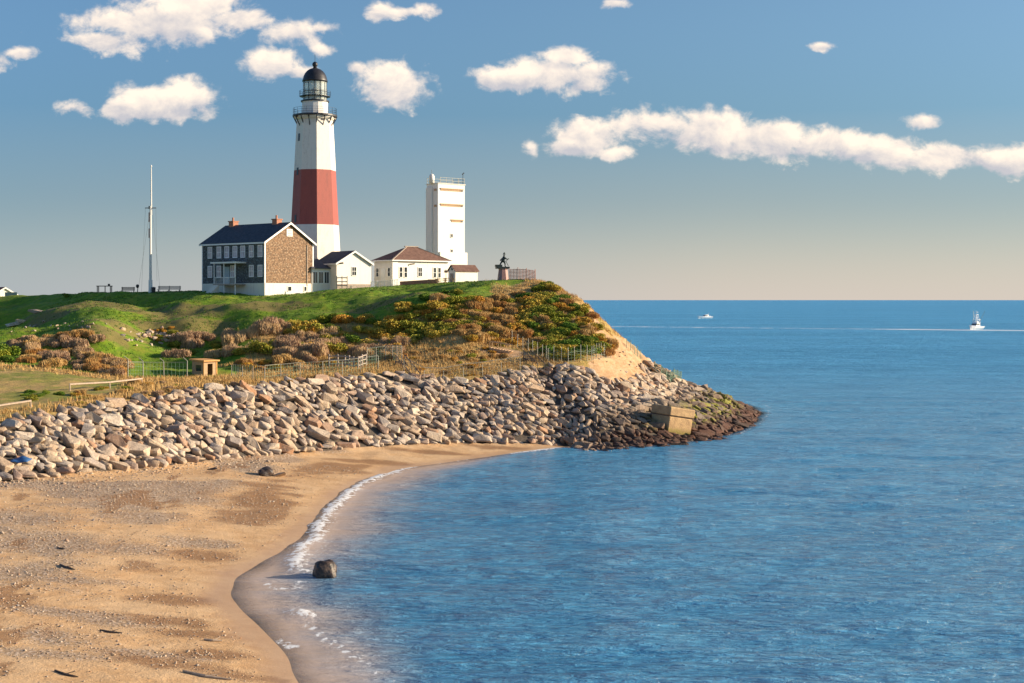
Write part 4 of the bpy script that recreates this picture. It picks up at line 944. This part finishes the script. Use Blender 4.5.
def rock_geo(seed, el=1.0):
    rg_ = random.Random(seed); bm = bmesh.new()
    ax = (rg_.uniform(1.3, 1.9), rg_.uniform(.66, .92), rg_.uniform(.50, .72))
    for _ in range(13):
        v = Vector((rg_.gauss(0, 1), rg_.gauss(0, 1), rg_.gauss(0, 1))).normalized()
        v = Vector([math.copysign(abs(q)**.55, q) for q in v]); f = rg_.uniform(.82, 1.0)
        bm.verts.new((v.x*ax[0]*f, v.y*ax[1]*f, v.z*ax[2]*f))
    res = bmesh.ops.convex_hull(bm, input=bm.verts)
    bmesh.ops.delete(bm, geom=[g for g in res['geom_interior'] if isinstance(g, bmesh.types.BMVert)], context='VERTS')
    bmesh.ops.dissolve_limit(bm, angle_limit=R(16), verts=bm.verts, edges=bm.edges)
    bmesh.ops.bevel(bm, geom=list(bm.edges), offset=.022, segments=1, affect='EDGES'); bmesh.ops.triangulate(bm, faces=bm.faces)
    me = bpy.data.meshes.new('boulder'); bm.to_mesh(me); bm.free(); me.materials.append(M['rock']); vattr(me, 'tone', [0.0]*len(me.vertices)); return me
ROCKS = [rock_geo(100+i) for i in range(16)]
RG = [(np.array([v.co for v in m.vertices]), np.array([[v for v in p.vertices] for p in m.polygons])) for m in ROCKS]
def rock_ok(x, y):
    return samp(ROCKM.astype(float), x, y) > .5
SIZE = lambda px: np.interp(px, [0, 200, 420, 560, 800], [.66, .64, .62, .58, .54])
rr = random.Random(5); cand = []
X_, Y_ = RNG.uniform(-62, 44, 60000), RNG.uniform(100, 262, 60000); ok = rock_ok(X_, Y_); X_, Y_ = X_[ok], Y_[ok]; Dn = samp(DD, X_, Y_)
order = RNG.permutation(len(X_)); X_, Y_, Dn = X_[order], Y_[order], Dn[order]
big = []; gridh = {}
def far_enough(x, y, r, lst, cell=3.0):
    cx, cy = int(x//cell), int(y//cell)
    for i in (-1, 0, 1):
        for j in (-1, 0, 1):
            for (a, b, q) in gridh.get((cx+i, cy+j), ()):
                if (a-x)**2+(b-y)**2 < (r+q)**2: return False
    return True
bk = H(672, 432)
def blocked(x, y): return math.hypot(x-bk.x, y-bk.y-1.4) < 2.7
for x, y, d in zip(X_, Y_, Dn):
    px = 512+F*x/y
    if not (-14 < px < 800) or len(big) >= 300 or blocked(x, y): continue
    if y > 236: continue
    f_ = (y-colv(px)[0][0])/(colv(px)[0][1]-colv(px)[0][0])
    if .47 < f_ < .53 and px < 590: continue
    s = SIZE(px)*rr.choice((rr.uniform(.9, 1.15), rr.uniform(1.15, 1.5))); r = .84*s
    if far_enough(x, y, r, big): big.append((x, y, s, px)); gridh.setdefault((int(x//3), int(y//3)), []).append((x, y, r))
small = []
for x, y, d in zip(X_[::-1], Y_[::-1], Dn[::-1]):
    px = 512+F*x/y
    if blocked(x, y): continue
    s = SIZE(px)*rr.uniform(.45, .85) if rr.random() < .55 else SIZE(px)*rr.uniform(.8, .98)
    f_ = (y-colv(px)[0][0])/(colv(px)[0][1]-colv(px)[0][0])
    if .475 < f_ < .525 and px < 590: s *= .55
    if far_enough(x, y, .52*s, small): small.append((x, y, s, px)); gridh.setdefault((int(x//3), int(y//3)), []).append((x, y, .52*s))
print('rocks', len(big), len(small))
def rock_rot(r_, x, y):
    # slabs lean down the slope towards the beach, long axis roughly downhill and to the right
    hx = (gz(x+1, y)-gz(x-1, y))/2; hy = (gz(x, y+1)-gz(x, y-1))/2; n = Vector((-hx, -hy, 1)).normalized()
    down = Vector((hx*-1, hy*-1, 0)); down = down.normalized() if down.length > .02 else Vector((0, -1, 0))
    yaw = math.atan2(down.y, down.x)+r_.gauss(.62, .38)
    q = Vector((0, 0, 1)).rotation_difference(n)
    e = Euler((r_.gauss(.25, .25), r_.gauss(-.05, .18), 0)).to_matrix()
    return (q.to_matrix() @ Matrix.Rotation(yaw, 3, 'Z') @ e)
SEGS = [(-20, 'at the far left end'), (60, 'below the near pipe rail'), (130, 'below the long pipe rail'), (190, 'below the booth hollow'), (260, 'just right of the booth'), (325, 'below the low wire fence'), (370, 'below the wooden rail fence'),
        (410, 'under the tall chain link fence'), (460, 'below the straw slope'), (520, 'below the sandy path'), (570, 'under the green wire fence'), (630, 'below the bluff shrubs'), (660, 'just left of the bunker'), (700, 'just right of the bunker'), (735, 'near the point'), (900, 'at the tip of the point')]
def rock_label(x, y, s, px, i, tall):
    ys, zs = colv(px); f = (y-ys[0])/(ys[1]-ys[0]); tier = 'waterside edge' if (px > 590 and f < .15) else 'foot' if f < .2 else 'lower tier' if f < .47 else 'upper tier' if f < .82 else 'top edge'
    seg = [n for p_, n in SEGS if p_ <= px][-1] if px >= -20 else SEGS[0][1]
    return f"{['flat', 'chunky'][tall]} {'large' if s/SIZE(px) > 1.1 else 'medium'} boulder in the {tier} of the rocks {seg}"
SEGS = [(a, b) for a, b in zip([-100]+[s[0] for s in SEGS[1:]], [s[1] for s in SEGS])]
for i, (x, y, s, px) in enumerate(big):
    k = rr.randrange(16); o = bpy.data.objects.new('boulder', ROCKS[k]); COL.objects.link(o)
    o.location = (x, y, gz(x, y)+.40*s+rr.uniform(-.1, .15)); o.rotation_euler = rock_rot(rr, x, y).to_euler(); o.scale = (s, s*rr.uniform(.9, 1.15), s*rr.uniform(.9, 1.2))
    tag(o, rock_label(x, y, s, px, i, int(o.scale.z*1.0 > 1.06)), 'boulder')
# label groups for the stones that nothing tells apart
seen = {}
for o in [q for q in COL.objects if q.name.startswith('boulder')]: seen.setdefault(o['label'], []).append(o)
for lab, L_ in seen.items():
    if len(L_) > 1:
        for o in L_: o['group'] = 'like boulders: '+lab
vs, fs, tn = [], [], []; off = 0
for (x, y, s, px) in small:
    gv, gf = RG[rr.randrange(16)]; Rm = np.array(rock_rot(rr, x, y)); v = (gv*np.array([s, s, s*1.1])) @ Rm.T + np.array([x, y, gz(x, y)+.32*s+rr.uniform(0, .15)])
    vs.append(v); fs.append(gf+off); off += len(v); tn.append(np.full(len(v), rr.random()))
me = mesh_np('rubble', np.concatenate(vs), np.concatenate(fs), M['rock']); vattr(me, 'tone', np.concatenate(tn))
tag(link(bpy.data.objects.new('rubble', me)), kind='stuff')

def lone_rock(px, py, s, label, mat=None, sink=.2, k=0, sc=(1, 1, 1), name='boulder', on_water=False):
    p = H(px, py)
    if on_water: p = Vector((*pxw(px, py), 0))
    me = ROCKS[k].copy(); me.materials.clear(); me.materials.append(mat or M['rock']); o = bpy.data.objects.new(name, me); COL.objects.link(o)
    o.location = (p.x, p.y, p.z+s*(.45-sink)); o.rotation_euler = (rr.uniform(-.2, .2), rr.uniform(-.2, .2), rr.uniform(-.5, .5)); o.scale = (s*sc[0], s*sc[1], s*sc[2]); tag(o, label, 'boulder')
    return o
m, t, b = newmat('dark_wet_stone'); q = t.coord('Object'); z = t.sep(q)[2]; n = t.noise(q, 3, 5)
t.put(b.inputs['Base Color'], t.mix(t.ramp(n, .4, .65), (.022, .018, .02), (.09, .06, .045))); b.inputs['Roughness'].default_value = .45; t.put(b.inputs['Normal'], t.bump(n, .6, .1)); DARK = m
def round_stone(seed):
    bm = bmesh.new(); bmesh.ops.create_icosphere(bm, subdivisions=4, radius=1.0)
    for v in bm.verts:
        c = v.co.normalized(); f = 1+.16*math.sin(2.1*c.x+seed)*math.cos(2.7*c.y+1)+.07*math.sin(5*c.x+3*c.z+seed)+.04*math.sin(9*c.y+7*c.x)+.02*math.sin(17*c.z+11*c.x); v.co = Vector([math.copysign(abs(q)**.8, q) for q in c])*f
    me = bpy.data.meshes.new('boulder'); bm.to_mesh(me); bm.free(); me.materials.append(M['rock']); me.polygons.foreach_set('use_smooth', [True]*len(me.polygons)); vattr(me, 'tone', [0.0]*len(me.vertices)); return me
ROCKS.append(round_stone(1.3)); ROCKS.append(round_stone(4.1))
lone_rock(325, 576, .66, 'dark rounded boulder standing alone in the shallow surf', DARK, .05, 16, (1.12, .9, 1.0), on_water=True)
lone_rock(266, 476, .62, 'dark boulder standing alone on the sand above the swash', DARK, .1, 17, (1.1, .9, .85))
lone_rock(279, 477, .45, 'small tan stone beside the dark boulder on the sand', None, .1, 6)
for px, py, s, lab in ((774, 412, 1.0, 'dark rock washed by foam just off the tip of the point'), (788, 411, .8, 'outermost dark rock in the water beyond the point'), (762, 402, 1.1, 'dark weedy rock at the outer edge of the point'), (585, 446, .8, 'reddish rock in the water left of the bunker'), (630, 444, .7, 'reddish rock in the water in front of the bunker'), (705, 441, .5, 'small wet rock in the water right of the bunker'),
                       (160, 455+5, .35, 'small stone on the sand below the booth'), (212, 470, .3, 'small dark stone on open sand')):
    lone_rock(px, py, s, lab, DARK if 'dark' in lab or 'wet' in lab else None, .25, rr.randrange(16), (1.2, .9, .7))
for px, py, s, lab in ((15, 326, 1.0, 'white rock on the shaded hillside at far left'), (23, 323, .7, 'pale rock beside the white one on the far left hillside'), (37, 313, .8, 'small grey rock high on the left hillside'), (60, 342, .6, 'pale rock above the dry hedge'), (75, 333, .6, 'pale rock in the grass between the hillside mounds')):
    lone_rock(px, py, s, lab, None, .2, rr.randrange(16), (1.1, .8, .7))
# low stone scatter on the lawn: a few dozen small stones, one patch of rubble
vs, fs, tn = [], [], []; off = 0
def add_small(x, y, s, lift=.25):
    global off
    gv, gf = RG[rr.randrange(16)]; Rm = np.array(Euler((rr.uniform(-.4, .4), rr.uniform(-.4, .4), rr.uniform(0, 6))).to_matrix()); v = (gv*s) @ Rm.T + np.array([x, y, gz(x, y)+lift*s]); vs.append(v); fs.append(gf+off); off += len(v); tn.append(np.full(len(v), rr.random()))
for k in range(75):
    c = H(rr.uniform(118, 190), 0) if False else H(rr.gauss(158, 20), rr.gauss(337, 3.2)); add_small(c.x, c.y, rr.uniform(.15, .42))
for k in range(26):
    c = H(rr.gauss(55, 26), rr.gauss(327, 3)); add_small(c.x, c.y, rr.uniform(.12, .3))
for k in range(60):
    c = H(rr.uniform(590, 668), rr.uniform(305, 385))
    if samp(dirt, c.x, c.y) > .4: add_small(c.x, c.y, rr.uniform(.08, .28))
me = mesh_np('hillside_stones', np.concatenate(vs), np.concatenate(fs), M['rock']); vattr(me, 'tone', np.concatenate(tn)); tag(link(bpy.data.objects.new('hillside_stones', me)), kind='stuff')
# pebbles and cobbles on the beach
vs, fs, tn = [], [], []; off = 0
px_, py_ = RNG.uniform(-44, -8, 60000), RNG.uniform(50, 140, 60000); dd_ = samp(DD, px_, py_); g_ = samp(gravel, px_, py_)+.8*samp(wrack, px_, py_); toe_ = np.interp(512+F*px_/py_, FPX, FY[0])
nearrock = np.exp(-np.maximum(toe_-py_, 0)/4)
pb = (dd_ > 1.5) & (py_ < toe_+1) & (RNG.uniform(0, 1, len(px_)) < (.04+.6*np.clip(g_, 0, 1)+.6*nearrock))
OCT = (np.array([(1,0,0),(-1,0,0),(0,1,0),(0,-1,0),(0,0,.6),(0,0,-.6)], float), np.array([(0,2,4),(2,1,4),(1,3,4),(3,0,4),(2,0,5),(1,2,5),(3,1,5),(0,3,5)]))
ii = np.where(pb)[0]; n = len(ii); sz = .044*np.exp(RNG.normal(0, .38, n))*(1+1.4*nearrock[ii]*RNG.uniform(0, 1, n)); th = RNG.uniform(0, 6.28, n)
V_ = OCT[0][None]*sz[:, None, None]*RNG.uniform(.7, 1.3, (n, 6, 1)); c, s = np.cos(th)[:, None], np.sin(th)[:, None]
vx = V_[..., 0]*c-V_[..., 1]*s; vy = V_[..., 0]*s+V_[..., 1]*c; zz_ = samp(HH, px_[ii], py_[ii])
VV = np.stack([vx+px_[ii][:, None], vy+py_[ii][:, None], V_[..., 2]+zz_[:, None]+sz[:, None]*.25], -1).reshape(-1, 3)
FF = (OCT[1][None]+(np.arange(n)*6)[:, None, None]).reshape(-1, 3)
me = mesh_np('pebbles', VV, FF, M['rock']); vattr(me, 'tone', np.repeat(RNG.uniform(0, 1, n), 6)); tag(link(bpy.data.objects.new('pebbles', me)), kind='stuff')
print('pebbles', n)
# driftwood, tarp
for a, b, r0, lab in (((183, 672), (232, 681), .07, 'pale driftwood stick near the swash at the bottom edge'), ((204, 641), (222, 642), .07, 'short driftwood stick on sand beside the swash'), ((100, 632), (122, 634), .06, 'dark driftwood branch on the gravel patch'), ((60, 566), (75, 571), .07, 'short dark driftwood piece in the middle of the beach'), ((58, 549), (65, 550), .06, 'small dark log fragment on upper beach'), ((55, 672), (78, 678), .06, 'thin dark driftwood stick near the bottom left')):
    A = H(*a); B = H(*b); v1 = (B-A); mid = A.lerp(B, .5)+Vector((v1.y, -v1.x, 0))*.08; mid.z = gz(mid.x, mid.y)
    up = Vector((0, 0, r0*.7)); o = MB().tube(A+up, mid+up, r0*.7, r0, 7).tube(mid+up, B+up, r0, r0*.4, 7).tube(mid+up, mid.lerp(B, .5)+up+Vector((.1, .25, .12)), r0*.5, r0*.2, 5).build('driftwood', M['driftwood'] if 'pale' in lab or 'short driftwood' in lab else M['wood_dark'])
    tag(o, lab, 'driftwood')
p = H(21, 473); v = []; nx = 9
for j in range(nx):
    for i in range(nx): x = (i/(nx-1)-.5)*1.5; y = (j/(nx-1)-.5)*1.2; v.append((p.x+x, p.y+y, p.z+.95+.25*math.exp(-(x*x+y*y)*2)+.08*math.sin(5*x+3*y)+ .25*y))
mb = MB(); mb.v = v; mb.f = [(j*nx+i, j*nx+i+1, (j+1)*nx+i+1, (j+1)*nx+i) for j in range(nx-1) for i in range(nx-1)]
o = mb.build('tarpaulin', M['tar'], smooth=True); so = o.modifiers.new('s', 'SOLIDIFY'); so.thickness = .05; tag(o, 'crumpled blue tarpaulin caught at the foot of the rocks at far left', 'tarp')

# ------------------------------------------------------------------ shrubs
def bush_mesh(seed, mat, tall=.8, n=1500, leaf=.13, spiky=False):
    g = np.random.default_rng(seed); nl = 7; C = np.stack([g.uniform(-.7, .7, nl), g.uniform(-.6, .6, nl), g.uniform(.25, .6, nl)*tall], -1); S = g.uniform(.28, .52, nl)
    k = g.integers(0, nl, n); d = g.normal(0, 1, (n, 3)); d /= np.linalg.norm(d, axis=1)[:, None]; rad = g.uniform(.45, 1.22, n)**.7
    P = C[k]+d*(S[k]*rad)[:, None]*np.array([1, 1, .85*tall]); P[:, 2] = np.maximum(P[:, 2], .03)
    if spiky:
        a = g.normal(0, .35, (n, 3)); a[:, 2] = 1; a /= np.linalg.norm(a, axis=1)[:, None]; a *= leaf*2.4; b = np.cross(a, g.normal(0, 1, (n, 3))); b /= np.linalg.norm(b, axis=1)[:, None]; b *= leaf*.22
    else:
        a = g.normal(0, 1, (n, 3)); a /= np.linalg.norm(a, axis=1)[:, None]; b = np.cross(a, g.normal(0, 1, (n, 3))); b /= np.linalg.norm(b, axis=1)[:, None]
        sz = leaf*g.uniform(.6, 1.3, n)[:, None]*.5; a *= sz; b *= sz*.8
    V = np.stack([P-a, P+b, P+a, P-b], 1).reshape(-1, 3); Fq = (np.arange(n)*4)[:, None]+np.arange(4)[None]
    me = mesh_np('bush', V, Fq, mat); vattr(me, 'shade', np.repeat(g.uniform(0, 1, n), 4)); return me
BM = {}
for kname, mt, tl, spk in (('green', 'leaf_green', .9, 0), ('olive', 'leaf_olive', .8, 0), ('rust', 'leaf_rust', .75, 0), ('mauve', 'leaf_mauve', .85, 1), ('straw', 'leaf_straw', .8, 1)):
    BM[kname] = [bush_mesh(300+7*i+len(kname), M[mt], tl, 4200 if spk else 3800, .11 if not spk else .10, bool(spk)) for i in range(4)]
KW = {'green': 'green leafy', 'olive': 'olive green', 'rust': 'rusty orange', 'mauve': 'bare mauve brown', 'straw': 'dry straw coloured'}
def bush(x, y, s, kind, where, grp):
    o = bpy.data.objects.new('shrub', rr.choice(BM[kind])); COL.objects.link(o); o.location = (x, y, gz(x, y)-.12*s); o.rotation_euler = (0, 0, rr.uniform(0, 6.28)); o.scale = (s*rr.uniform(.9, 1.25), s*rr.uniform(.9, 1.2), s*rr.uniform(.75, 1.1))
    tag(o, f"{'big' if s > 1.75 else 'low'} {KW[kind]} shrub {where}", 'shrub', grp)
def scatter(n, poly, kinds, s0, s1, where, grp, mind=1.5):
    done = []; P = np.array(poly, float); lo, hi = P.min(0), P.max(0); tries = 0
    while len(done) < n and tries < 4000:
        tries += 1; a, b = rr.uniform(lo[0], hi[0]), rr.uniform(lo[1], hi[1])
        if not inside(np.array([a]), np.array([b]), poly)[0]: continue
        h = H(a, b)
        if samp(ROCKM.astype(float), h.x, h.y) > .3: continue
        if any((h.x-q[0])**2+(h.y-q[1])**2 < mind**2 for q in done): continue
        done.append((h.x, h.y)); ks = kinds; bush(h.x, h.y, rr.uniform(s0, s1), rr.choice(ks), where, grp)
G = 'shrubs on the hillside'
scatter(14, [(176,358),(180,342),(205,333),(240,338),(246,356)], ['mauve', 'mauve', 'olive'], 1.4, 2.1, 'in the thicket right above the booth', 'thicket above the booth', 1.4)
scatter(22, [(244,356),(244,336),(268,328),(330,330),(345,352),(300,362)], ['mauve', 'rust', 'olive', 'mauve'], 1.5, 2.3, 'in the thicket below the keepers house', 'thicket below the keepers house', 1.5)
scatter(20, [(290,326),(345,318),(405,322),(400,348),(330,350)], ['rust', 'olive', 'rust', 'green'], 1.4, 2.1, 'in the thicket below the cream gabled building', 'thicket in mid slope', 1.5)
scatter(16, [(335,352),(400,340),(415,360),(370,362)], ['mauve', 'straw', 'rust'], 1.2, 1.8, 'above the wooden rail fence', 'brush above the rail fence', 1.3)
scatter(26, [(360,330),(400,312),(470,300),(482,318),(440,340),(400,345)], ['rust', 'olive', 'rust', 'olive'], 1.4, 2.1, 'on the slope below the picnic tables', 'shrubs below the picnic tables', 1.5)
scatter(9, [(400,303),(450,292),(480,296),(470,304),(410,312)], ['green', 'olive'], 1.0, 1.5, 'along the lawn edge below the shed', 'shrubs along the lawn edge', 1.3)
scatter(10, [(240,362),(262,360),(330,364),(325,372),(250,374)], ['mauve', 'straw', 'rust'], 1.0, 1.5, 'just right of the booth', 'brush right of the booth', 1.2)
scatter(60, [(430,300),(500,300),(530,320),(520,345),(470,345),(440,325)], ['rust', 'straw', 'olive', 'straw'], 1.0, 1.7, 'below the bronze memorial', 'shrubs below the memorial', 1.05)
scatter(95, [(505,296),(560,294),(596,322),(622,354),(560,358),(530,348),(515,325)], ['green', 'rust', 'olive', 'olive', 'straw'], 1.1, 1.8, 'on the steep bluff face', 'shrubs on the bluff face', 1.05)
scatter(8, [(533,286),(550,283),(568,300),(560,306),(540,298)], ['green', 'green', 'olive'], 1.1, 1.5, 'just under the crest of the bluff', 'shrubs under the bluff crest', 1.2)
scatter(7, [(545,352),(605,350),(612,358),(550,361)], ['olive', 'straw', 'green'], 1.0, 1.4, 'behind the green wire fence', 'shrubs behind the wire fence', 1.2)
scatter(30, [(18,352),(60,350),(110,358),(140,372),(128,378),(80,370),(30,364)], ['mauve', 'mauve', 'straw'], 1.0, 1.6, 'in the dry hedge beyond the field', 'dry hedge beyond the field', 1.0)
scatter(14, [(5,342),(95,334),(100,348),(20,350)], ['mauve', 'mauve', 'straw'], 1.0, 1.6, 'behind the dry hedge at far left', 'reeds behind the hedge', 1.2)
scatter(3, [(-8,356),(14,350),(14,362),(-8,364)], ['green'], 1.5, 1.9, 'at the left end of the hedge', 'green shrubs at the hedge end', 1.2)
scatter(5, [(62,295),(70,295),(70,297),(62,297)], ['green'], .5, .7, 'small on the crest left of the tall table', 'shrub on the crest', 3)
scatter(8, [(150,330),(175,328),(185,340),(160,342)], ['olive', 'rust'], .6, .9, 'among pale stones on the shaded lawn', 'shrubs among the stones', 1.0)
scatter(34, [(60,398),(120,384),(330,376),(330,384),(200,392),(90,406)], ['rust', 'straw', 'olive', 'mauve'], .45, .8, 'in dry grass along the top of the rocks', 'low brush above the rocks', .9)
scatter(26, [(410,352),(500,345),(520,366),(480,378),(420,378)], ['straw', 'straw', 'rust', 'olive'], .5, .9, 'on the straw slope above the rocks', 'low brush on the straw slope', 1.0)
scatter(8, [(20,392),(60,388),(62,396),(30,402)], ['olive', 'green'], .4, .7, 'flat in the near field', 'low plants in the field', 1.0)
# past three hundred, the smallest-looking shrubs become one body of low brush
bpy.context.view_layer.update()
sh_ = sorted([q for q in COL.objects if q.name.startswith('shrub')], key=lambda q: -q.scale.x/q.location.y)
rest = sh_[290:]; vs, fs, at_, mi, off, mats = [], [], [], [], 0, []
for q in rest:
    me0 = q.data; V0 = np.empty(len(me0.vertices)*3, np.float32); me0.vertices.foreach_get('co', V0); V0 = V0.reshape(-1, 3); A0 = np.empty(len(V0), np.float32); me0.attributes['shade'].data.foreach_get('value', A0)
    mw = np.array(q.matrix_basis); V0 = V0 @ mw[:3, :3].T+mw[:3, 3]; mt = me0.materials[0]
    if mt not in mats: mats.append(mt)
    vs.append(V0); fs.append(np.arange(len(V0)).reshape(-1, 4)+off); at_.append(A0); mi.append(np.full(len(V0)//4, mats.index(mt))); off += len(V0)
for q in rest: bpy.data.objects.remove(q)
me = mesh_np('low_brush', np.concatenate(vs), np.concatenate(fs), mats[0])
for mt in mats[1:]: me.materials.append(mt)
me.polygons.foreach_set('material_index', np.concatenate(mi).astype(np.int32)); vattr(me, 'shade', np.concatenate(at_)); tag(link(bpy.data.objects.new('low_brush', me)), kind='stuff')
# ------------------------------------------------------------------ dry grass
def grass(name, n, x0, x1, y0, y1, mask, mat, h0, h1, seed, wdt=.05):
    g = np.random.default_rng(seed); x = g.uniform(x0, x1, n); y = g.uniform(y0, y1, n); m_ = samp(mask, x, y) > g.uniform(.2, .9, n)
    x, y = x[m_], y[m_]; pxn = 512+F*x/y; kk = (pxn > -60) & (pxn < 760); x, y = x[kk], y[kk]; k = 6; x = np.repeat(x, k)+g.normal(0, .14, len(x)*k); y = np.repeat(y, k)+g.normal(0, .14, len(y)*k); n = len(x); z = samp(HH, x, y)-.03
    hh = g.uniform(h0, h1, n); lx_, ly_ = g.normal(-.12, .22, n)*hh, g.normal(0, .22, n)*hh; a = g.uniform(0, 3.14, n); wx, wy = np.cos(a)*wdt, np.sin(a)*wdt
    V = np.stack([np.stack([x-wx, y-wy, z], -1), np.stack([x+wx, y+wy, z], -1), np.stack([x+lx_, y+ly_, z+hh], -1)], 1).reshape(-1, 3)
    me = mesh_np(name, V, np.arange(n*3).reshape(-1, 3), mat); vattr(me, 'shade', np.repeat(g.uniform(0, 1, n), 3)); tag(link(bpy.data.objects.new(name, me)), 'dry straw coloured grass tufts', kind='stuff')
tall = straw*(1-field*.9)*(1-np.clip(dirt*.85, 0, 1))*(~ROCKM)*(YY < 245)*(.55+.9*(fbm(XX*.25, YY*.25, 3, 70)-.35))
grass('dry_grass', 85000, -75, 40, 115, 245, tall, M['leaf_straw'], .18, .60, 5, .035)
grass('green_grass', 26000, -75, 20, 170, 245, lawn*(.3+.5*sst(fbm(XX*.3, YY*.3, 3, 71), .4, .6)), leafm('lawn_blades', (.05, .13, .012), (.09, .20, .02), (.20, .22, .035)), .08, .22, 6, .06)

# ------------------------------------------------------------------ boats
def hull(L, B, Hh, mat, root, rake=.8):
    st = [(-L/2, 1.0, .95), (-L/4, 1.0, .95), (0, 1.0, 1.0), (L/4, .8, 1.1), (L*.42, .35, 1.25), (L/2, .02, 1.35)]; V = []; n = 5
    for x, wf, hf in st:
        for a, b in ((-1, 1), (-.85, .45), (0, -.35), (.85, .45), (1, 1)): V.append((x+(b-1)*.0+(rake*(b) if x > L*.4 else 0), a*B/2*wf*(1 if b > .5 else .9), b*Hh*hf-.1))
    f = []
    for i in range(len(st)-1):
        for j in range(n-1): f.append((i*n+j, (i+1)*n+j, (i+1)*n+j+1, i*n+j+1))
        f.append((i*n, i*n+n-1, (i+1)*n+n-1, (i+1)*n))
    f.append(tuple(range(n))); mb = MB(); mb.v = V; mb.f = f; return mb.build('hull', mat, root)
x, y = pxw(705, 318.5); r = thing('motorboat', 'small white motorboat with raked cabin far out near the horizon', 'boat', (x, y, .2), R(212))
hull(16, 4.4, 1.9, M['boatwhite'], r, 1.2)
c_ = MB().quad_box([(-3,-1.4,1.4),(1.8,-1.4,1.4),(1.8,1.4,1.4),(-3,1.4,1.4),(-3.6,-1.2,3.4),(.4,-1.2,3.2),(.4,1.2,3.2),(-3.6,1.2,3.4)]).build('cabin', M['boatwhite'], r)
MB().quad_box([(-2,-1.42,2.2),(1.2,-1.42,2.2),(1.2,1.42,2.2),(-2,1.42,2.2),(-2.2,-1.32,2.9),(.75,-1.32,2.9),(.75,1.32,2.9),(-2.2,1.32,2.9)]).build('window', M['glass'], c_)
MB().box(-5.8, -4.4, -1.2, 1.2, 1.4, 2.2).build('engine_cover', M['boatwhite'], r)
MB().tube((-3.2, 0, 3.4), (-4.4, 0, 5.0), .12).build('radar_arch', M['boatwhite'], r)
x, y = pxw(976, 329.5); r = thing('fishing_boat', 'white sport fishing boat with tall tuna tower trailing a foaming wake', 'boat', (x, y, .2), R(222))
hull(12.5, 4.3, 1.9, M['boatwhite'], r, .9)
c_ = MB().quad_box([(-1.8,-1.6,1.7),(2.8,-1.6,1.7),(2.8,1.6,1.7),(-1.8,1.6,1.7),(-1.8,-1.5,3.6),(1.4,-1.5,3.6),(1.4,1.5,3.6),(-1.8,1.5,3.6)]).build('cabin', M['boatwhite'], r)
MB().quad_box([(-1.3,-1.63,2.5),(2.35,-1.63,2.5),(2.35,1.63,2.5),(-1.3,1.63,2.5),(-1.3,-1.58,3.2),(1.85,-1.58,3.2),(1.85,1.58,3.2),(-1.3,1.58,3.2)]).build('window', M['glass'], c_)
MB().box(-2.4, 1.2, -1.7, 1.7, 5.3, 5.5).box(-1.2, 1, -1.2, 1.2, 3.6, 4.4).build('flybridge', M['boatwhite'], r)
mb = MB()
for sx, sy in ((-1, -1), (1, -1), (1, 1), (-1, 1)): mb.tube((sx*1.8-.4, sy*1.5, 3.4), (sx*.6-.3, sy*.6, 8.6), .10, n=5)
mb.box(-1.3, .8, -.9, .9, 8.4, 8.6).box(-1.1, .7, -.8, .8, 6.9, 7.0); mb.build('tuna_tower', M['boatwhite'], r)
MB().box(-1.2, .6, -.8, .8, 9.7, 9.85).tube((-.3, 0, 8.6), (-.3, 0, 10.6), .08).build('tower_canopy', M['boatwhite'], r)
for s in (-1, 1): MB().tube((-.5, s*1.6, 3.5), (-3.5, s*3.6, 10.5), .07, n=4).build('outrigger', M['steel'], r)
